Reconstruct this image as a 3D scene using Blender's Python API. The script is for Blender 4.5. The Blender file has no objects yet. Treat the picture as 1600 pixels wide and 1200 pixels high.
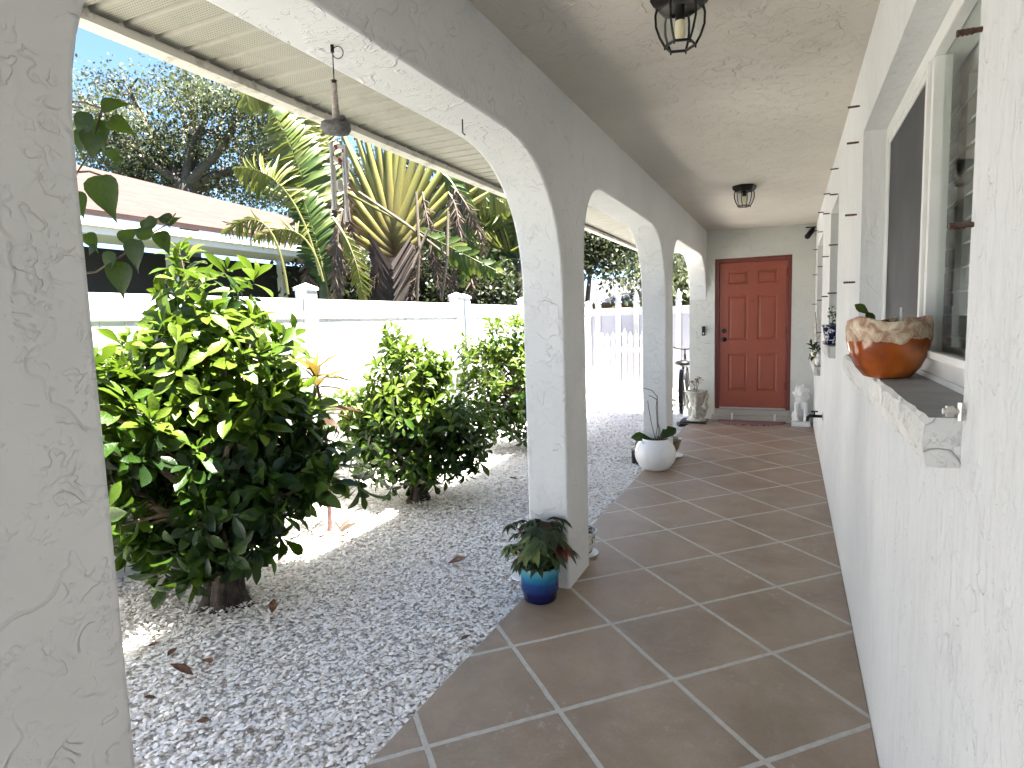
import bpy, bmesh, math, random
import numpy as np
from mathutils import Vector, Matrix
random.seed(7); rng = np.random.default_rng(7)
sc = bpy.context.scene
COL = sc.collection
# ------------------------------------------------------------------ camera
F, YAW, PITCH, ROLL, H = 960.55, 0.426942, -0.1012877, -0.029836, 1.45
def cam_axes():
    cy, sy, cp, sp = math.cos(YAW), math.sin(YAW), math.cos(PITCH), math.sin(PITCH)
    w = Vector((-sy*cp, cy*cp, sp)); r = Vector((cy, sy, 0)); u = r.cross(w)
    cr, sr = math.cos(ROLL), math.sin(ROLL)
    return r*cr + u*sr, -r*sr + u*cr, w
CR, CU, CW = cam_axes()
EYE = Vector((0, 0, H))
cd = bpy.data.cameras.new('camera'); cam = bpy.data.objects.new('camera', cd); COL.objects.link(cam)
m3 = Matrix((CR, CU, -CW)).transposed()
cam.matrix_world = Matrix.Translation(EYE) @ m3.to_4x4()
cd.sensor_width = 36; cd.lens = F/1600*36; cd.clip_start = .05; cd.clip_end = 2000
sc.camera = cam
def at(x, y, depth):          # survey helper: a point seen in direction (x, y), this many metres away
    return EYE + ((x-800)/F*CR - (y-600)/F*CU + CW)*depth
# ------------------------------------------------------------------ world, sun, exposure
SUN = Vector((0.281, 0.035, 1.0)).normalized()
world = bpy.data.worlds.new('World'); sc.world = world; world.use_nodes = True
nt = world.node_tree; nt.nodes.clear()
sky = nt.nodes.new('ShaderNodeTexSky'); sky.sky_type = 'NISHITA'; sky.sun_disc = False
sky.sun_elevation = math.asin(SUN.z); sky.sun_rotation = math.atan2(SUN.x, SUN.y)
sky.altitude = 1200; sky.air_density = 0.7; sky.dust_density = 0.3; sky.ozone_density = 4.0
bg = nt.nodes.new('ShaderNodeBackground'); bg.inputs[1].default_value = 0.05
wo = nt.nodes.new('ShaderNodeOutputWorld')
nt.links.new(sky.outputs[0], bg.inputs[0]); nt.links.new(bg.outputs[0], wo.inputs[0])
sl = bpy.data.lights.new('sun', 'SUN'); sl.energy = 5.0; sl.angle = math.radians(.53); sl.color = (1, .95, .87)
so = bpy.data.objects.new('sun', sl); COL.objects.link(so); so.location = SUN*30
so.rotation_euler = SUN.to_track_quat('Z', 'Y').to_euler()
sc.view_settings.view_transform = 'Standard'; sc.view_settings.look = 'None'
sc.view_settings.exposure = 3.5; sc.view_settings.gamma = 1.0
sc.cycles.max_bounces = 14; sc.cycles.diffuse_bounces = 8; sc.cycles.transparent_max_bounces = 12
# ------------------------------------------------------------------ object helpers
def tag(o, label=None, cat=None, group=None, kind=None):
    if label: o['label'] = label
    if cat: o['category'] = cat
    if group: o['group'] = group
    if kind: o['kind'] = kind
    return o
def thing(name, label, cat, loc=(0, 0, 0), rz=0, group=None):
    o = bpy.data.objects.new(name, None); COL.objects.link(o); o.empty_display_size = .1
    o.location = loc; o.rotation_euler = (0, 0, rz)
    return tag(o, label, cat, group)
class MB:
    """collects boxes, tubes, lathes, sheets into one mesh"""
    def __init__(s): s.v = []; s.f = []; s.mi = []; s.cur = 0
    def add(s, vs, fs):
        n = len(s.v); s.v += [tuple(p) for p in vs]
        for f in fs: s.f.append(tuple(i+n for i in f)); s.mi.append(s.cur)
        return s
    def box(s, x0, x1, y0, y1, z0, z1):
        vs = [(x0,y0,z0),(x1,y0,z0),(x1,y1,z0),(x0,y1,z0),(x0,y0,z1),(x1,y0,z1),(x1,y1,z1),(x0,y1,z1)]
        return s.add(vs, [(0,3,2,1),(4,5,6,7),(0,1,5,4),(1,2,6,5),(2,3,7,6),(3,0,4,7)])
    def tube(s, pts, r, n=8, cap=True):
        pts = [Vector(p) for p in pts]
        if not hasattr(r, '__len__'): r = [r]*len(pts)
        rings = []; up = None
        for i, p in enumerate(pts):
            t = (pts[min(i+1, len(pts)-1)] - pts[max(i-1, 0)]).normalized()
            if up is None: up = Vector((0,0,1)) if abs(t.z) < .9 else Vector((1,0,0))
            a = t.cross(up).normalized(); b = a.cross(t).normalized(); up = b
            rings.append([p + (a*math.cos(k*2*math.pi/n) + b*math.sin(k*2*math.pi/n))*r[i] for k in range(n)])
        vs = [q for g in rings for q in g]; fs = []
        for i in range(len(pts)-1):
            for k in range(n):
                fs.append((i*n+k, i*n+(k+1)%n, (i+1)*n+(k+1)%n, (i+1)*n+k))
        if cap: fs.append(tuple(range(n))[::-1]); fs.append(tuple((len(pts)-1)*n+k for k in range(n)))
        return s.add(vs, fs)
    def lathe(s, prof, c=(0,0,0), n=32, wob=None):
        vs = []; fs = []
        for j, (r, z) in enumerate(prof):
            for k in range(n):
                a = k*2*math.pi/n; rr, zz = r, z
                if wob: rr, zz = wob(r, z, a, j)
                vs.append((c[0]+rr*math.cos(a), c[1]+rr*math.sin(a), c[2]+zz))
        for j in range(len(prof)-1):
            for k in range(n):
                fs.append((j*n+k, j*n+(k+1)%n, (j+1)*n+(k+1)%n, (j+1)*n+k))
        return s.add(vs, fs)
    def disc(s, r, z, c=(0,0,0), n=32):
        vs = [(c[0]+r*math.cos(k*2*math.pi/n), c[1]+r*math.sin(k*2*math.pi/n), c[2]+z) for k in range(n)]
        return s.add(vs, [tuple(range(n))])
    def ell(s, c, r, n=14, m=9, rot=None):
        vs = []; fs = []
        for j in range(m+1):
            th = math.pi*j/m
            for k in range(n):
                p = Vector((r[0]*math.sin(th)*math.cos(2*math.pi*k/n), r[1]*math.sin(th)*math.sin(2*math.pi*k/n), r[2]*math.cos(th)))
                if rot: p.rotate(rot)
                vs.append(Vector(c)+p)
        for j in range(m):
            for k in range(n): fs.append((j*n+k, (j+1)*n+k, (j+1)*n+(k+1)%n, j*n+(k+1)%n))
        return s.add(vs, fs)
    def build(s, name, mats, parent=None, smooth=None, bevel=0, solid=0):
        me = bpy.data.meshes.new(name); me.from_pydata(s.v, [], s.f)
        if not isinstance(mats, (list, tuple)): mats = [mats]
        for m in mats: me.materials.append(m)
        if len(mats) > 1: me.polygons.foreach_set('material_index', s.mi)
        me.update()
        o = bpy.data.objects.new(name, me); COL.objects.link(o)
        if parent: o.parent = parent
        if smooth is not None:
            me.polygons.foreach_set('use_smooth', [True]*len(me.polygons))
            try: me.set_sharp_from_angle(angle=math.radians(smooth))
            except Exception: pass
        if bevel:
            b = o.modifiers.new('bevel', 'BEVEL'); b.width = bevel; b.segments = 2; b.limit_method = 'ANGLE'; b.angle_limit = math.radians(40)
        if solid:
            b = o.modifiers.new('solid', 'SOLIDIFY'); b.thickness = solid
        return o
def np_mesh(name, V, Fc, mat, parent=None, tint=None, smooth=False):
    """V (n,3), Fc (m,k) equal-sized faces"""
    me = bpy.data.meshes.new(name)
    me.vertices.add(len(V)); me.vertices.foreach_set('co', np.ascontiguousarray(V, dtype=np.float32).ravel())
    k = Fc.shape[1]; me.loops.add(Fc.size); me.loops.foreach_set('vertex_index', np.ascontiguousarray(Fc, dtype=np.int32).ravel())
    me.polygons.add(len(Fc)); me.polygons.foreach_set('loop_start', np.arange(0, Fc.size, k, dtype=np.int32))
    try: me.polygons.foreach_set('loop_total', np.full(len(Fc), k, dtype=np.int32))
    except Exception: pass
    me.materials.append(mat)
    if smooth: me.polygons.foreach_set('use_smooth', np.ones(len(Fc), dtype=bool))
    me.update(calc_edges=True)
    if tint is not None:
        a = me.attributes.new('tint', 'FLOAT', 'POINT'); a.data.foreach_set('value', np.ascontiguousarray(tint, dtype=np.float32))
    o = bpy.data.objects.new(name, me); COL.objects.link(o)
    if parent: o.parent = parent
    return o
# ------------------------------------------------------------------ material helpers
class NT:
    def __init__(s, name):
        s.m = bpy.data.materials.new(name); s.m.use_nodes = True; s.t = s.m.node_tree; s.t.nodes.clear()
        s.out = s.n('ShaderNodeOutputMaterial'); s.b = s.n('ShaderNodeBsdfPrincipled'); s.l(s.b, 0, s.out, 0)
    def n(s, k, **kw):
        x = s.t.nodes.new(k)
        for a, v in kw.items(): setattr(x, a, v)
        return x
    def l(s, a, ao, b, bi): s.t.links.new(a.outputs[ao], b.inputs[bi])
    def pos(s, scale=(1,1,1), obj=False):
        g = s.n('ShaderNodeTexCoord') if obj else s.n('ShaderNodeNewGeometry')
        mp = s.n('ShaderNodeMapping'); mp.inputs['Scale'].default_value = scale
        s.l(g, 'Object' if obj else 'Position', mp, 0); return mp
    def noise(s, src, scale, detail=3, rough=.5, dist=0):
        x = s.n('ShaderNodeTexNoise'); x.inputs['Scale'].default_value = scale; x.inputs['Detail'].default_value = detail
        x.inputs['Roughness'].default_value = rough; x.inputs['Distortion'].default_value = dist
        s.l(src, 0, x, 'Vector'); return x
    def math(s, op, a, b=None, clamp=False, c=None):
        x = s.n('ShaderNodeMath', operation=op); x.use_clamp = clamp
        for i, v in enumerate((a, b, c)):
            if v is None: continue
            if isinstance(v, (int, float)): x.inputs[i].default_value = v
            else: s.t.links.new(v if not hasattr(v, 'outputs') else v.outputs[0], x.inputs[i])
        return x
    def ramp(s, src, stops, out=0):
        x = s.n('ShaderNodeValToRGB'); e = x.color_ramp.elements
        while len(e) < len(stops): e.new(.5)
        for i, (p, c) in enumerate(stops):
            e[i].position = p; e[i].color = (c, c, c, 1) if isinstance(c, (int, float)) else (*c, 1)
        s.t.links.new(src.outputs[out], x.inputs[0]); return x
    def mix(s, f, a, b, mode='MIX'):
        x = s.n('ShaderNodeMix', data_type='RGBA', blend_type=mode)
        for i, v in ((0, f), (6, a), (7, b)):
            if isinstance(v, (int, float)): x.inputs[i].default_value = v
            elif isinstance(v, tuple): x.inputs[i].default_value = (*v, 1)
            else: s.t.links.new(v if not hasattr(v, 'outputs') else v.outputs[2 if v.bl_idname == 'ShaderNodeMix' else 0], x.inputs[i])
        return x
    def col(s, v):
        if isinstance(v, tuple): s.b.inputs['Base Color'].default_value = (*v, 1)
        else: s.t.links.new(v.outputs[2 if v.bl_idname == 'ShaderNodeMix' else 0], s.b.inputs['Base Color'])
        return s
    def rough(s, v): s.b.inputs['Roughness'].default_value = v; return s
    def bump(s, h, dist=.01, strength=1.0):
        x = s.n('ShaderNodeBump'); x.inputs['Distance'].default_value = dist; x.inputs['Strength'].default_value = strength
        s.t.links.new(h.outputs[0], x.inputs['Height']); s.l(x, 0, s.b, 'Normal'); return s
def simple(name, c, rough=.5, metal=0, var=.12, scale=20, bump=.0, obj=False):
    s = NT(name); p = s.pos(obj=obj); n = s.noise(p, scale, 4, .6)
    s.col(s.mix(s.ramp(n, [(.3, 0), (.7, 1)]), tuple(x*(1-var) for x in c), tuple(min(1, x*(1+var)) for x in c)))
    s.rough(rough); s.b.inputs['Metallic'].default_value = metal
    if bump: s.bump(s.noise(p, scale*3, 4, .6), bump, .6)
    return s.m
def stucco(name, c1, c2, ridge=6.0, amp=.006, stretch=(1,1,1), streak=0.0):
    s = NT(name); p = s.pos(stretch)
    def warped(k, sc_, am):
        w = s.noise(p, sc_, 2, .5); v = s.n('ShaderNodeVectorMath', operation='MULTIPLY_ADD'); s.l(w, 1, v, 0)
        v.inputs[1].default_value = (am, am, am); s.l(p, 0, v, 2); return v
    wv = warped(0, ridge*.7, .30)
    # edges of overlapping trowel passes: a low plate with a thin lip on part of its outline
    n1 = s.noise(wv, ridge*.62, 1.0, .4)
    plate = s.ramp(n1, [(.535, 0), (.560, 1)])
    lip = s.ramp(s.math('ABSOLUTE', s.math('SUBTRACT', n1, .552)), [(0.0, 1), (.010, .8), (.028, 0)])
    m1 = s.ramp(s.noise(p, ridge*.9, 2, .5), [(.47, 0), (.55, 1)])
    # short curved strokes
    n2 = s.noise(wv, ridge*1.7, 1.0, .4, .8)
    st = s.ramp(s.math('ABSOLUTE', s.math('SUBTRACT', n2, .5)), [(0.0, 1), (.015, .7), (.045, 0)])
    m2 = s.ramp(s.noise(p, ridge*1.15, 1.5, .5), [(.58, 0), (.64, 1)])
    # crumbs
    cr = s.math('MULTIPLY', s.ramp(s.noise(wv, ridge*7, 2, .5), [(.58, 0), (.68, 1)]), s.ramp(s.noise(p, ridge*.75, 1), [(.55, 0), (.68, 1)]))
    fine = s.noise(p, 150, 3, .7)
    h = s.math('ADD', s.math('ADD', s.math('MULTIPLY', s.math('MULTIPLY', lip, m1), .6), s.math('MULTIPLY', plate, .35)), s.math('ADD', s.math('ADD', s.math('MULTIPLY', s.math('MULTIPLY', st, m2), .7), s.math('MULTIPLY', cr, .5)), s.math('MULTIPLY', fine, .09)))
    # the same hand at a smaller size: nicks, crumbs and short lips a few centimetres long
    wv2 = warped(1, ridge*2.6, .10); n3 = s.noise(wv2, ridge*2.1, 1.5, .5)
    lip2 = s.ramp(s.math('ABSOLUTE', s.math('SUBTRACT', n3, .56)), [(0.0, 1), (.012, .75), (.030, 0)])
    m3 = s.ramp(s.noise(p, ridge*1.4, 2, .5), [(.50, 0), (.58, 1)]); plate2 = s.ramp(n3, [(.56, 0), (.60, 1)])
    cr2 = s.math('MULTIPLY', s.ramp(s.noise(wv2, ridge*6, 2, .6), [(.56, 0), (.66, 1)]), s.ramp(s.noise(p, ridge*1.7, 1.5), [(.52, 0), (.62, 1)]))
    h2 = s.math('ADD', s.math('ADD', s.math('MULTIPLY', s.math('MULTIPLY', lip2, m3), .45), s.math('MULTIPLY', plate2, .14)), s.math('MULTIPLY', cr2, .30))
    h = s.math('ADD', h, h2)
    s.bump(h, amp, 1.0)
    tone = s.noise(p, 1.3, 5, .6)
    c = s.mix(s.ramp(tone, [(.35, 0), (.65, 1)]), c1, c2)
    if streak:
        sp = s.pos((30, 30, 4.0)); sn = s.noise(sp, 1.0, 6, .8)
        c = s.mix(s.math('MULTIPLY', s.ramp(sn, [(.48, 0), (.66, 1)]), streak), c, (c1[0]*.62, c1[1]*.62, c1[2]*.58))
    s.col(c).rough(.8); return s.m
def leaf_mat(name, stops, rough=.35, trans=.35, tcol=(.35, .5, .05), spec=.5):
    s = NT(name)
    a = s.n('ShaderNodeAttribute', attribute_name='tint')
    r = s.ramp(a, stops, 2)
    n = s.noise(s.pos(), 55, 3, .6)
    c = s.mix(.35, r, s.mix(s.ramp(n, [(.3, 0), (.7, 1)]), (.25, .25, .25), (.9, .9, .8)), 'MULTIPLY')
    s.col(c).rough(rough); s.b.inputs['Specular IOR Level'].default_value = spec*.8
    s.bump(s.noise(s.pos(), 90, 2, .5), .004, .7)
    t = s.n('ShaderNodeBsdfTranslucent'); tc = s.mix(.5, r, tcol); s.t.links.new(tc.outputs[2], t.inputs[0])
    mx = s.n('ShaderNodeMixShader'); mx.inputs[0].default_value = trans
    s.l(s.b, 0, mx, 1); s.l(t, 0, mx, 2); s.l(mx, 0, s.out, 0)
    return s.m
# ------------------------------------------------------------------ materials
M = {}
M['arcade'] = stucco('arcade_stucco', (.63, .64, .635), (.69, .70, .695), 8.0, .0043)
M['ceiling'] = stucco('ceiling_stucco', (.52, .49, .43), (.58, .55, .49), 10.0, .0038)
M['side'] = stucco('side_wall_stucco', (.64, .645, .64), (.70, .705, .70), 11.0, .0028, (1, 1, .6), .22)
M['back'] = stucco('back_wall_stucco', (.56, .565, .52), (.62, .625, .58), 7.0, .004)
M['ledge'] = stucco('ledge_stucco', (.62, .61, .58), (.72, .71, .68), 16.0, .006)
M['ledge_top'] = simple('ledge_top_grey', (.27, .27, .265), .7, var=.18, scale=14, bump=.004)
M['soffit'] = None
def soffit_mat():
    s = NT('soffit_vinyl'); g = s.n('ShaderNodeNewGeometry'); sp = s.n('ShaderNodeSeparateXYZ'); s.l(g, 'Position', sp, 0)
    def cell(o):
        return s.math('SUBTRACT', s.math('FRACT', s.math('MULTIPLY', sp.outputs[o], 1/.0108)), .5)
    x, y = cell(0), cell(1)
    d = s.math('SQRT', s.math('ADD', s.math('MULTIPLY', x, x), s.math('MULTIPLY', y, y)))
    hole = s.math('LESS_THAN', d, .21)
    strip = s.math('GREATER_THAN', s.math('FRACT', s.math('ADD', s.math('MULTIPLY', sp.outputs[1], 1/.108), .15)), .30)
    dot = s.math('MULTIPLY', hole, strip)
    n = s.noise(s.pos(), 5, 5, .7)
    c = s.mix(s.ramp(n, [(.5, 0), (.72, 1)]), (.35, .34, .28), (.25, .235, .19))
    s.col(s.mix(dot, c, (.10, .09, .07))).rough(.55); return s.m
M['soffit'] = soffit_mat()
def fascia_mat():
    s = NT('fascia_paint'); n = s.noise(s.pos(), 9, 5, .75)
    s.col(s.mix(s.ramp(n, [(.52, 0), (.66, 1)]), (.68, .65, .58), (.40, .36, .30))).rough(.6); return s.m
M['fascia'] = fascia_mat()
def tile_mat():
    s = NT('terracotta_tile'); g = s.n('ShaderNodeNewGeometry'); sp = s.n('ShaderNodeSeparateXYZ'); s.l(g, 'Position', sp, 0)
    th = .7823285; ox, oy = -1.12442, 1.66673; su, sv = .50432, .50005
    def lin(cx, cy, sc_):
        a = s.math('MULTIPLY', s.math('SUBTRACT', sp.outputs[0], ox), cx/sc_)
        return s.math('MULTIPLY_ADD', s.math('SUBTRACT', sp.outputs[1], oy), cy/sc_, c=a)
    u = lin(math.cos(th), math.sin(th), su); v = lin(-math.sin(th), math.cos(th), sv)
    wob = s.math('MULTIPLY', s.math('SUBTRACT', s.noise(s.pos(), 9, 3, .6), .5), .016)
    def edge(w):
        f = s.math('FRACT', s.math('ADD', w, wob)); return s.math('MINIMUM', f, s.math('SUBTRACT', 1, f))
    d = s.math('MINIMUM', edge(u), edge(v))
    fine = s.math('MULTIPLY', s.math('SUBTRACT', s.noise(s.pos(), 120, 3, .7), .5), .009)
    gm = s.ramp(s.math('ADD', d, fine), [(.0185, 1), (.0225, 0)])
    cv = s.n('ShaderNodeCombineXYZ'); s.l(s.math('FLOOR', u), 0, cv, 0); s.l(s.math('FLOOR', v), 0, cv, 1)
    wn = s.n('ShaderNodeTexWhiteNoise'); s.l(cv, 0, wn, 0)
    n1 = s.noise(s.pos(), 2.6, 6, .65, .4); n2 = s.noise(s.pos(), 90, 3, .8)
    c = s.mix(s.ramp(n1, [(.35, 0), (.65, 1)]), (.245, .190, .140), (.375, .300, .228))
    c = s.mix(s.math('MULTIPLY', wn, .35), c, (.31, .21, .145))
    # worn red patches towards the far end of the walk
    far = s.ramp(sp, [(0, 0), (1, 1)], 1); mr = s.n('ShaderNodeMapRange'); s.l(sp, 1, mr, 0); mr.inputs[1].default_value = 4; mr.inputs[2].default_value = 9
    c = s.mix(s.math('MULTIPLY', mr, s.math('MULTIPLY', s.ramp(s.noise(s.pos(), 1.7, 3), [(.42, 0), (.6, 1)]), .6)), c, (.27, .13, .08))
    c = s.mix(s.math('MULTIPLY', s.ramp(n2, [(.4, 0), (.75, 1)]), .3), c, (.16, .125, .10))
    st = s.math('MULTIPLY', s.ramp(s.noise(s.pos(), 22, 6, .75), [(.56, 0), (.66, 1)]), s.ramp(s.noise(s.pos(), 1.9, 2), [(.50, 0), (.62, 1)]))
    c = s.mix(s.math('MULTIPLY', st, .5), c, (.50, .47, .42))
    sm = s.math('MULTIPLY', s.ramp(s.noise(s.pos(), 5, 6, .75, .8), [(.5, 0), (.68, 1)]), .35)
    c = s.mix(sm, c, (.36, .31, .26))
    gc = s.mix(s.ramp(s.noise(s.pos(), 30, 4, .7), [(.3, 0), (.7, 1)]), (.40, .385, .35), (.54, .525, .49))
    s.col(s.mix(gm, c, gc))
    rr = s.math('MULTIPLY_ADD', gm, .3, c=s.math('MULTIPLY_ADD', n1, .25, c=.36)); s.t.links.new(rr.outputs[0], s.b.inputs['Roughness'])
    h = s.math('ADD', s.math('MULTIPLY', gm, -.6), s.math('ADD', s.math('MULTIPLY', n2, .12), s.math('MULTIPLY', n1, .5)))
    s.bump(h, .004, .8); return s.m
M['tile'] = tile_mat()
def shell_mat():
    s = NT('shell_fragments'); a = s.n('ShaderNodeAttribute', attribute_name='tint')
    r = s.ramp(a, [(0, (.18, .12, .08)), (.04, (.40, .30, .23)), (.10, (.68, .62, .55)), (.35, (.90, .88, .84)), (1, (.96, .945, .92))], 2)
    n = s.noise(s.pos(), 220, 2, .5); s.col(s.mix(.25, r, s.ramp(n, [(.3, .7), (.6, 1.0)]), 'MULTIPLY')).rough(.55)
    return s.m
M['shell'] = shell_mat()
def bed_mat():
    s = NT('gravel_bed_base'); n = s.n('ShaderNodeTexVoronoi'); n.inputs['Scale'].default_value = 60; p = s.pos(); s.l(p, 0, n, 'Vector')
    s.col(s.mix(s.ramp(n, [(.25, 1), (.6, 0)]), (.50, .47, .43), (.85, .83, .80))).rough(.9)
    s.bump(s.ramp(n, [(0, 1), (.6, 0)]), .012, 1); return s.m
M['bed'] = bed_mat()
M['lawn'] = simple('dry_lawn', (.05, .06, .03), .9, var=.4, scale=3)
M['vinyl'] = simple('white_vinyl', (.74, .74, .745), .35, var=.03, scale=4)
M['dimmed_vinyl'] = simple('dimmed_white_vinyl', (.40, .395, .39), .5, var=.10, scale=6)  # white vinyl, colour darkened to offset the blown-out light at the gate
M['white_paint'] = simple('white_frame_paint', (.74, .74, .71), .4, var=.05, scale=8)
M['black_metal'] = simple('black_metal', (.018, .016, .015), .4, .6, var=.3)
M['bolt'] = simple('rusty_bolt', (.10, .055, .04), .6, .6, var=.4, scale=90)
M['door'] = simple('brick_red_door_paint', (.29, .066, .034), .42, var=.07, scale=6, bump=.0006)
M['door_frame'] = simple('red_door_frame_paint', (.17, .030, .020), .45, var=.08, scale=6)
M['metal'] = simple('dull_metal', (.55, .53, .50), .35, .8)
M['dark'] = simple('dark_interior', (.02, .02, .022), .9)
M['room'] = simple('room_wall', (.10, .10, .10), .9)
M['white_glaze'] = simple('white_glazed_ceramic', (.78, .78, .77), .25, var=.03)
M['plaster'] = simple('white_statue_plaster', (.78, .77, .74), .55, var=.08, scale=40, bump=.002)
M['soil'] = simple('potting_soil', (.035, .025, .018), .95, var=.5, scale=80, bump=.01)
M['bark'] = simple('dark_bark', (.045, .034, .026), .9, var=.5, scale=25, bump=.02)
M['branch'] = simple('tan_branch', (.12, .085, .055), .85, var=.35, scale=30, bump=.008)
M['greybark'] = simple('grey_bark', (.075, .062, .052), .9, var=.35, scale=12, bump=.02)
def glass_mat():
    s = NT('window_glass'); s.t.nodes.remove(s.b)
    t = s.n('ShaderNodeBsdfTransparent'); t.inputs[0].default_value = (.95, .97, .96, 1)
    g = s.n('ShaderNodeBsdfGlossy'); g.inputs['Roughness'].default_value = .01
    fr = s.n('ShaderNodeFresnel'); fr.inputs[0].default_value = 1.55
    f2 = s.math('MULTIPLY_ADD', fr, .30, c=.003, clamp=True)
    mx = s.n('ShaderNodeMixShader'); s.l(f2, 0, mx, 0); s.l(t, 0, mx, 1); s.l(g, 0, mx, 2); s.l(mx, 0, s.out, 0); return s.m
M['glass'] = glass_mat()
def screen_mat():
    s = NT('insect_screen'); s.col((.035, .035, .038)).rough(.6)
    p = s.pos((1, 1, 1)); n = s.noise(p, 4, 3)
    s.col(s.mix(s.ramp(n, [(.35, 0), (.7, 1)]), (.03, .03, .033), (.055, .055, .058))); return s.m
M['screen'] = screen_mat()
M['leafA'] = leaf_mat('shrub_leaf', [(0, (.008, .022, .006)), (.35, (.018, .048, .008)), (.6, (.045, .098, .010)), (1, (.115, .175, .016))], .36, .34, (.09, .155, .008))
M['leafV'] = leaf_mat('vine_leaf', [(0, (.018, .04, .008)), (1, (.05, .09, .012))], .5, .5, (.09, .15, .012))
M['leafO'] = leaf_mat('oak_leaf', [(0, (.016, .023, .011)), (.5, (.075, .090, .045)), (1, (.20, .22, .12))], .5, .3, (.08, .10, .03))
M['frond'] = leaf_mat('live_frond', [(0, (.012, .03, .007)), (.5, (.062, .115, .018)), (1, (.22, .22, .045))], .4, .35, (.12, .17, .02))
M['deadfrond'] = leaf_mat('dead_frond', [(0, (.035, .022, .016)), (.5, (.12, .085, .062)), (1, (.27, .22, .18))], .85, .12, (.12, .08, .05))
M['petiole'] = leaf_mat('petiole_skin', [(0, (.06, .034, .024)), (.3, (.22, .18, .045)), (.65, (.25, .25, .065)), (1, (.16, .21, .09))], .4, .05, (.1, .12, .03))
M['begonia'] = leaf_mat('begonia_leaf', [(0, (.02, .03, .015)), (.6, (.06, .10, .03)), (.85, (.20, .26, .08)), (1, (.18, .03, .03))], .4, .2, (.2, .2, .05))
M['ti'] = leaf_mat('ti_leaf', [(0, (.035, .012, .01)), (.4, (.05, .045, .012)), (.7, (.22, .15, .010)), (1, (.22, .06, .012))], .4, .35, (.2, .13, .015))
M['dryleaf'] = simple('dry_brown_leaf', (.17, .085, .05), .7, var=.5, scale=40)
# ------------------------------------------------------------------ ground and gravel
g = MB(); g.add([(-300,-300,-.09),(300,-300,-.09),(300,500,-.09),(-300,500,-.09)], [(0,1,2,3)])
tag(g.build('ground', M['lawn']), kind='structure')
g = MB(); g.add([(-3.72,-8,-.045),(-1.27,-8,-.045),(-1.27,13.2,-.045),(-3.72,13.2,-.045)], [(0,1,2,3)])
tag(g.build('gravel_bed', M['bed']), kind='structure')
g = MB(); g.box(-1.265, .279, -8, 8.96, -.085, 0)
tag(g.build('tiled_path', M['tile'], bevel=.004), kind='structure')
def shells():
    P = []
    for (y0, y1, dens, r0, r1) in ((.35, 3.2, 6000, .007, .0145), (3.2, 6, 4200, .0085, .016), (6, 9.3, 2300, .011, .019), (9.3, 13, 1000, .014, .024), (-1, .35, 900, .012, .02)):
        n = int((y1-y0)*2.43*dens)
        P.append(np.column_stack([rng.uniform(-3.70, -1.262, n), rng.uniform(y0, y1, n), rng.uniform(-.047, -.012, n), rng.uniform(r0, r1, n)]))
    P = np.concatenate(P); N = len(P); K = 7
    P[:, 2] += .010*np.sin(P[:, 0]*3.1+1)*np.sin(P[:, 1]*2.3)
    ang = np.arange(K)*2*np.pi/K
    ring = np.stack([np.cos(ang), np.sin(ang)*.82, np.zeros(K)], 1)
    T = np.concatenate([ring, [[.15, 0, .34]]])                       # a shallow cupped shell
    V = np.repeat(T[None], N, 0)
    V[:, :K, :2] *= rng.uniform(.78, 1.15, (N, K, 1)); V[:, :, 0] *= rng.uniform(.9, 1.35, (N, 1)); V[:, K, 2] *= rng.choice([-1, 1, 1], N)
    V *= P[:, 3][:, None, None]*.9
    a = rng.uniform(0, 2*np.pi, N); t = np.abs(rng.normal(0, .24, N)); b = rng.uniform(0, 2*np.pi, N)
    def rz(v, a):
        c, s_ = np.cos(a)[:, None], np.sin(a)[:, None]
        return np.stack([v[..., 0]*c-v[..., 1]*s_, v[..., 0]*s_+v[..., 1]*c, v[..., 2]], -1)
    V = rz(V, a); c, s_ = np.cos(t)[:, None], np.sin(t)[:, None]
    V = np.stack([V[..., 0], V[..., 1]*c-V[..., 2]*s_, V[..., 1]*s_+V[..., 2]*c], -1)
    V = rz(V, b) + P[:, None, :3]
    f = np.array([[i, (i+1) % K, K] for i in range(K)])
    Fc = (f[None]+np.arange(N)[:, None, None]*(K+1)).reshape(-1, 3)
    tint = rng.beta(2.2, 1.4, N); tint[rng.random(N) < .035] *= .1
    o = np_mesh('shell_gravel', V.reshape(-1, 3), Fc, M['shell'], tint=np.repeat(tint, K+1))
    tag(o, 'crushed white seashell gravel covering the side yard', 'gravel', kind='stuff')
shells()
# ------------------------------------------------------------------ the house
XI, XO = -1.07, -1.30       # arcade wall faces
YB = 8.95                    # back wall
house = thing('stucco_house', 'off white stucco house with an arcaded side walk and red front door', 'house', (0, 0, 0))
def arch_poly(y0, y1, ztop=2.24, fine=14):
    """opening outline: a tight near haunch and a wider far one"""
    (a0, s0, e0), (a1, s1, e1) = (.50, 1.70, 2.7), (.70, 1.56, 2.3)
    pts = [(y0, 0.0), (y0, s0)]
    for k in range(1, fine+1):
        t = k/fine*math.pi/2
        pts.append((y0+a0*(1-max(0, math.cos(t))**(2/e0)), s0+(ztop-s0)*math.sin(t)**(2/e0)))
    for k in range(1, 10): pts.append((y0+a0+(y1-y0-a0-a1)*k/10, ztop))
    for k in range(fine, 0, -1):
        t = k/fine*math.pi/2
        pts.append((y1-a1*(1-max(0, math.cos(t))**(2/e1)), s1+(ztop-s1)*math.sin(t)**(2/e1)))
    pts += [(y1, s1), (y1, 0.0)]
    return pts
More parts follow.
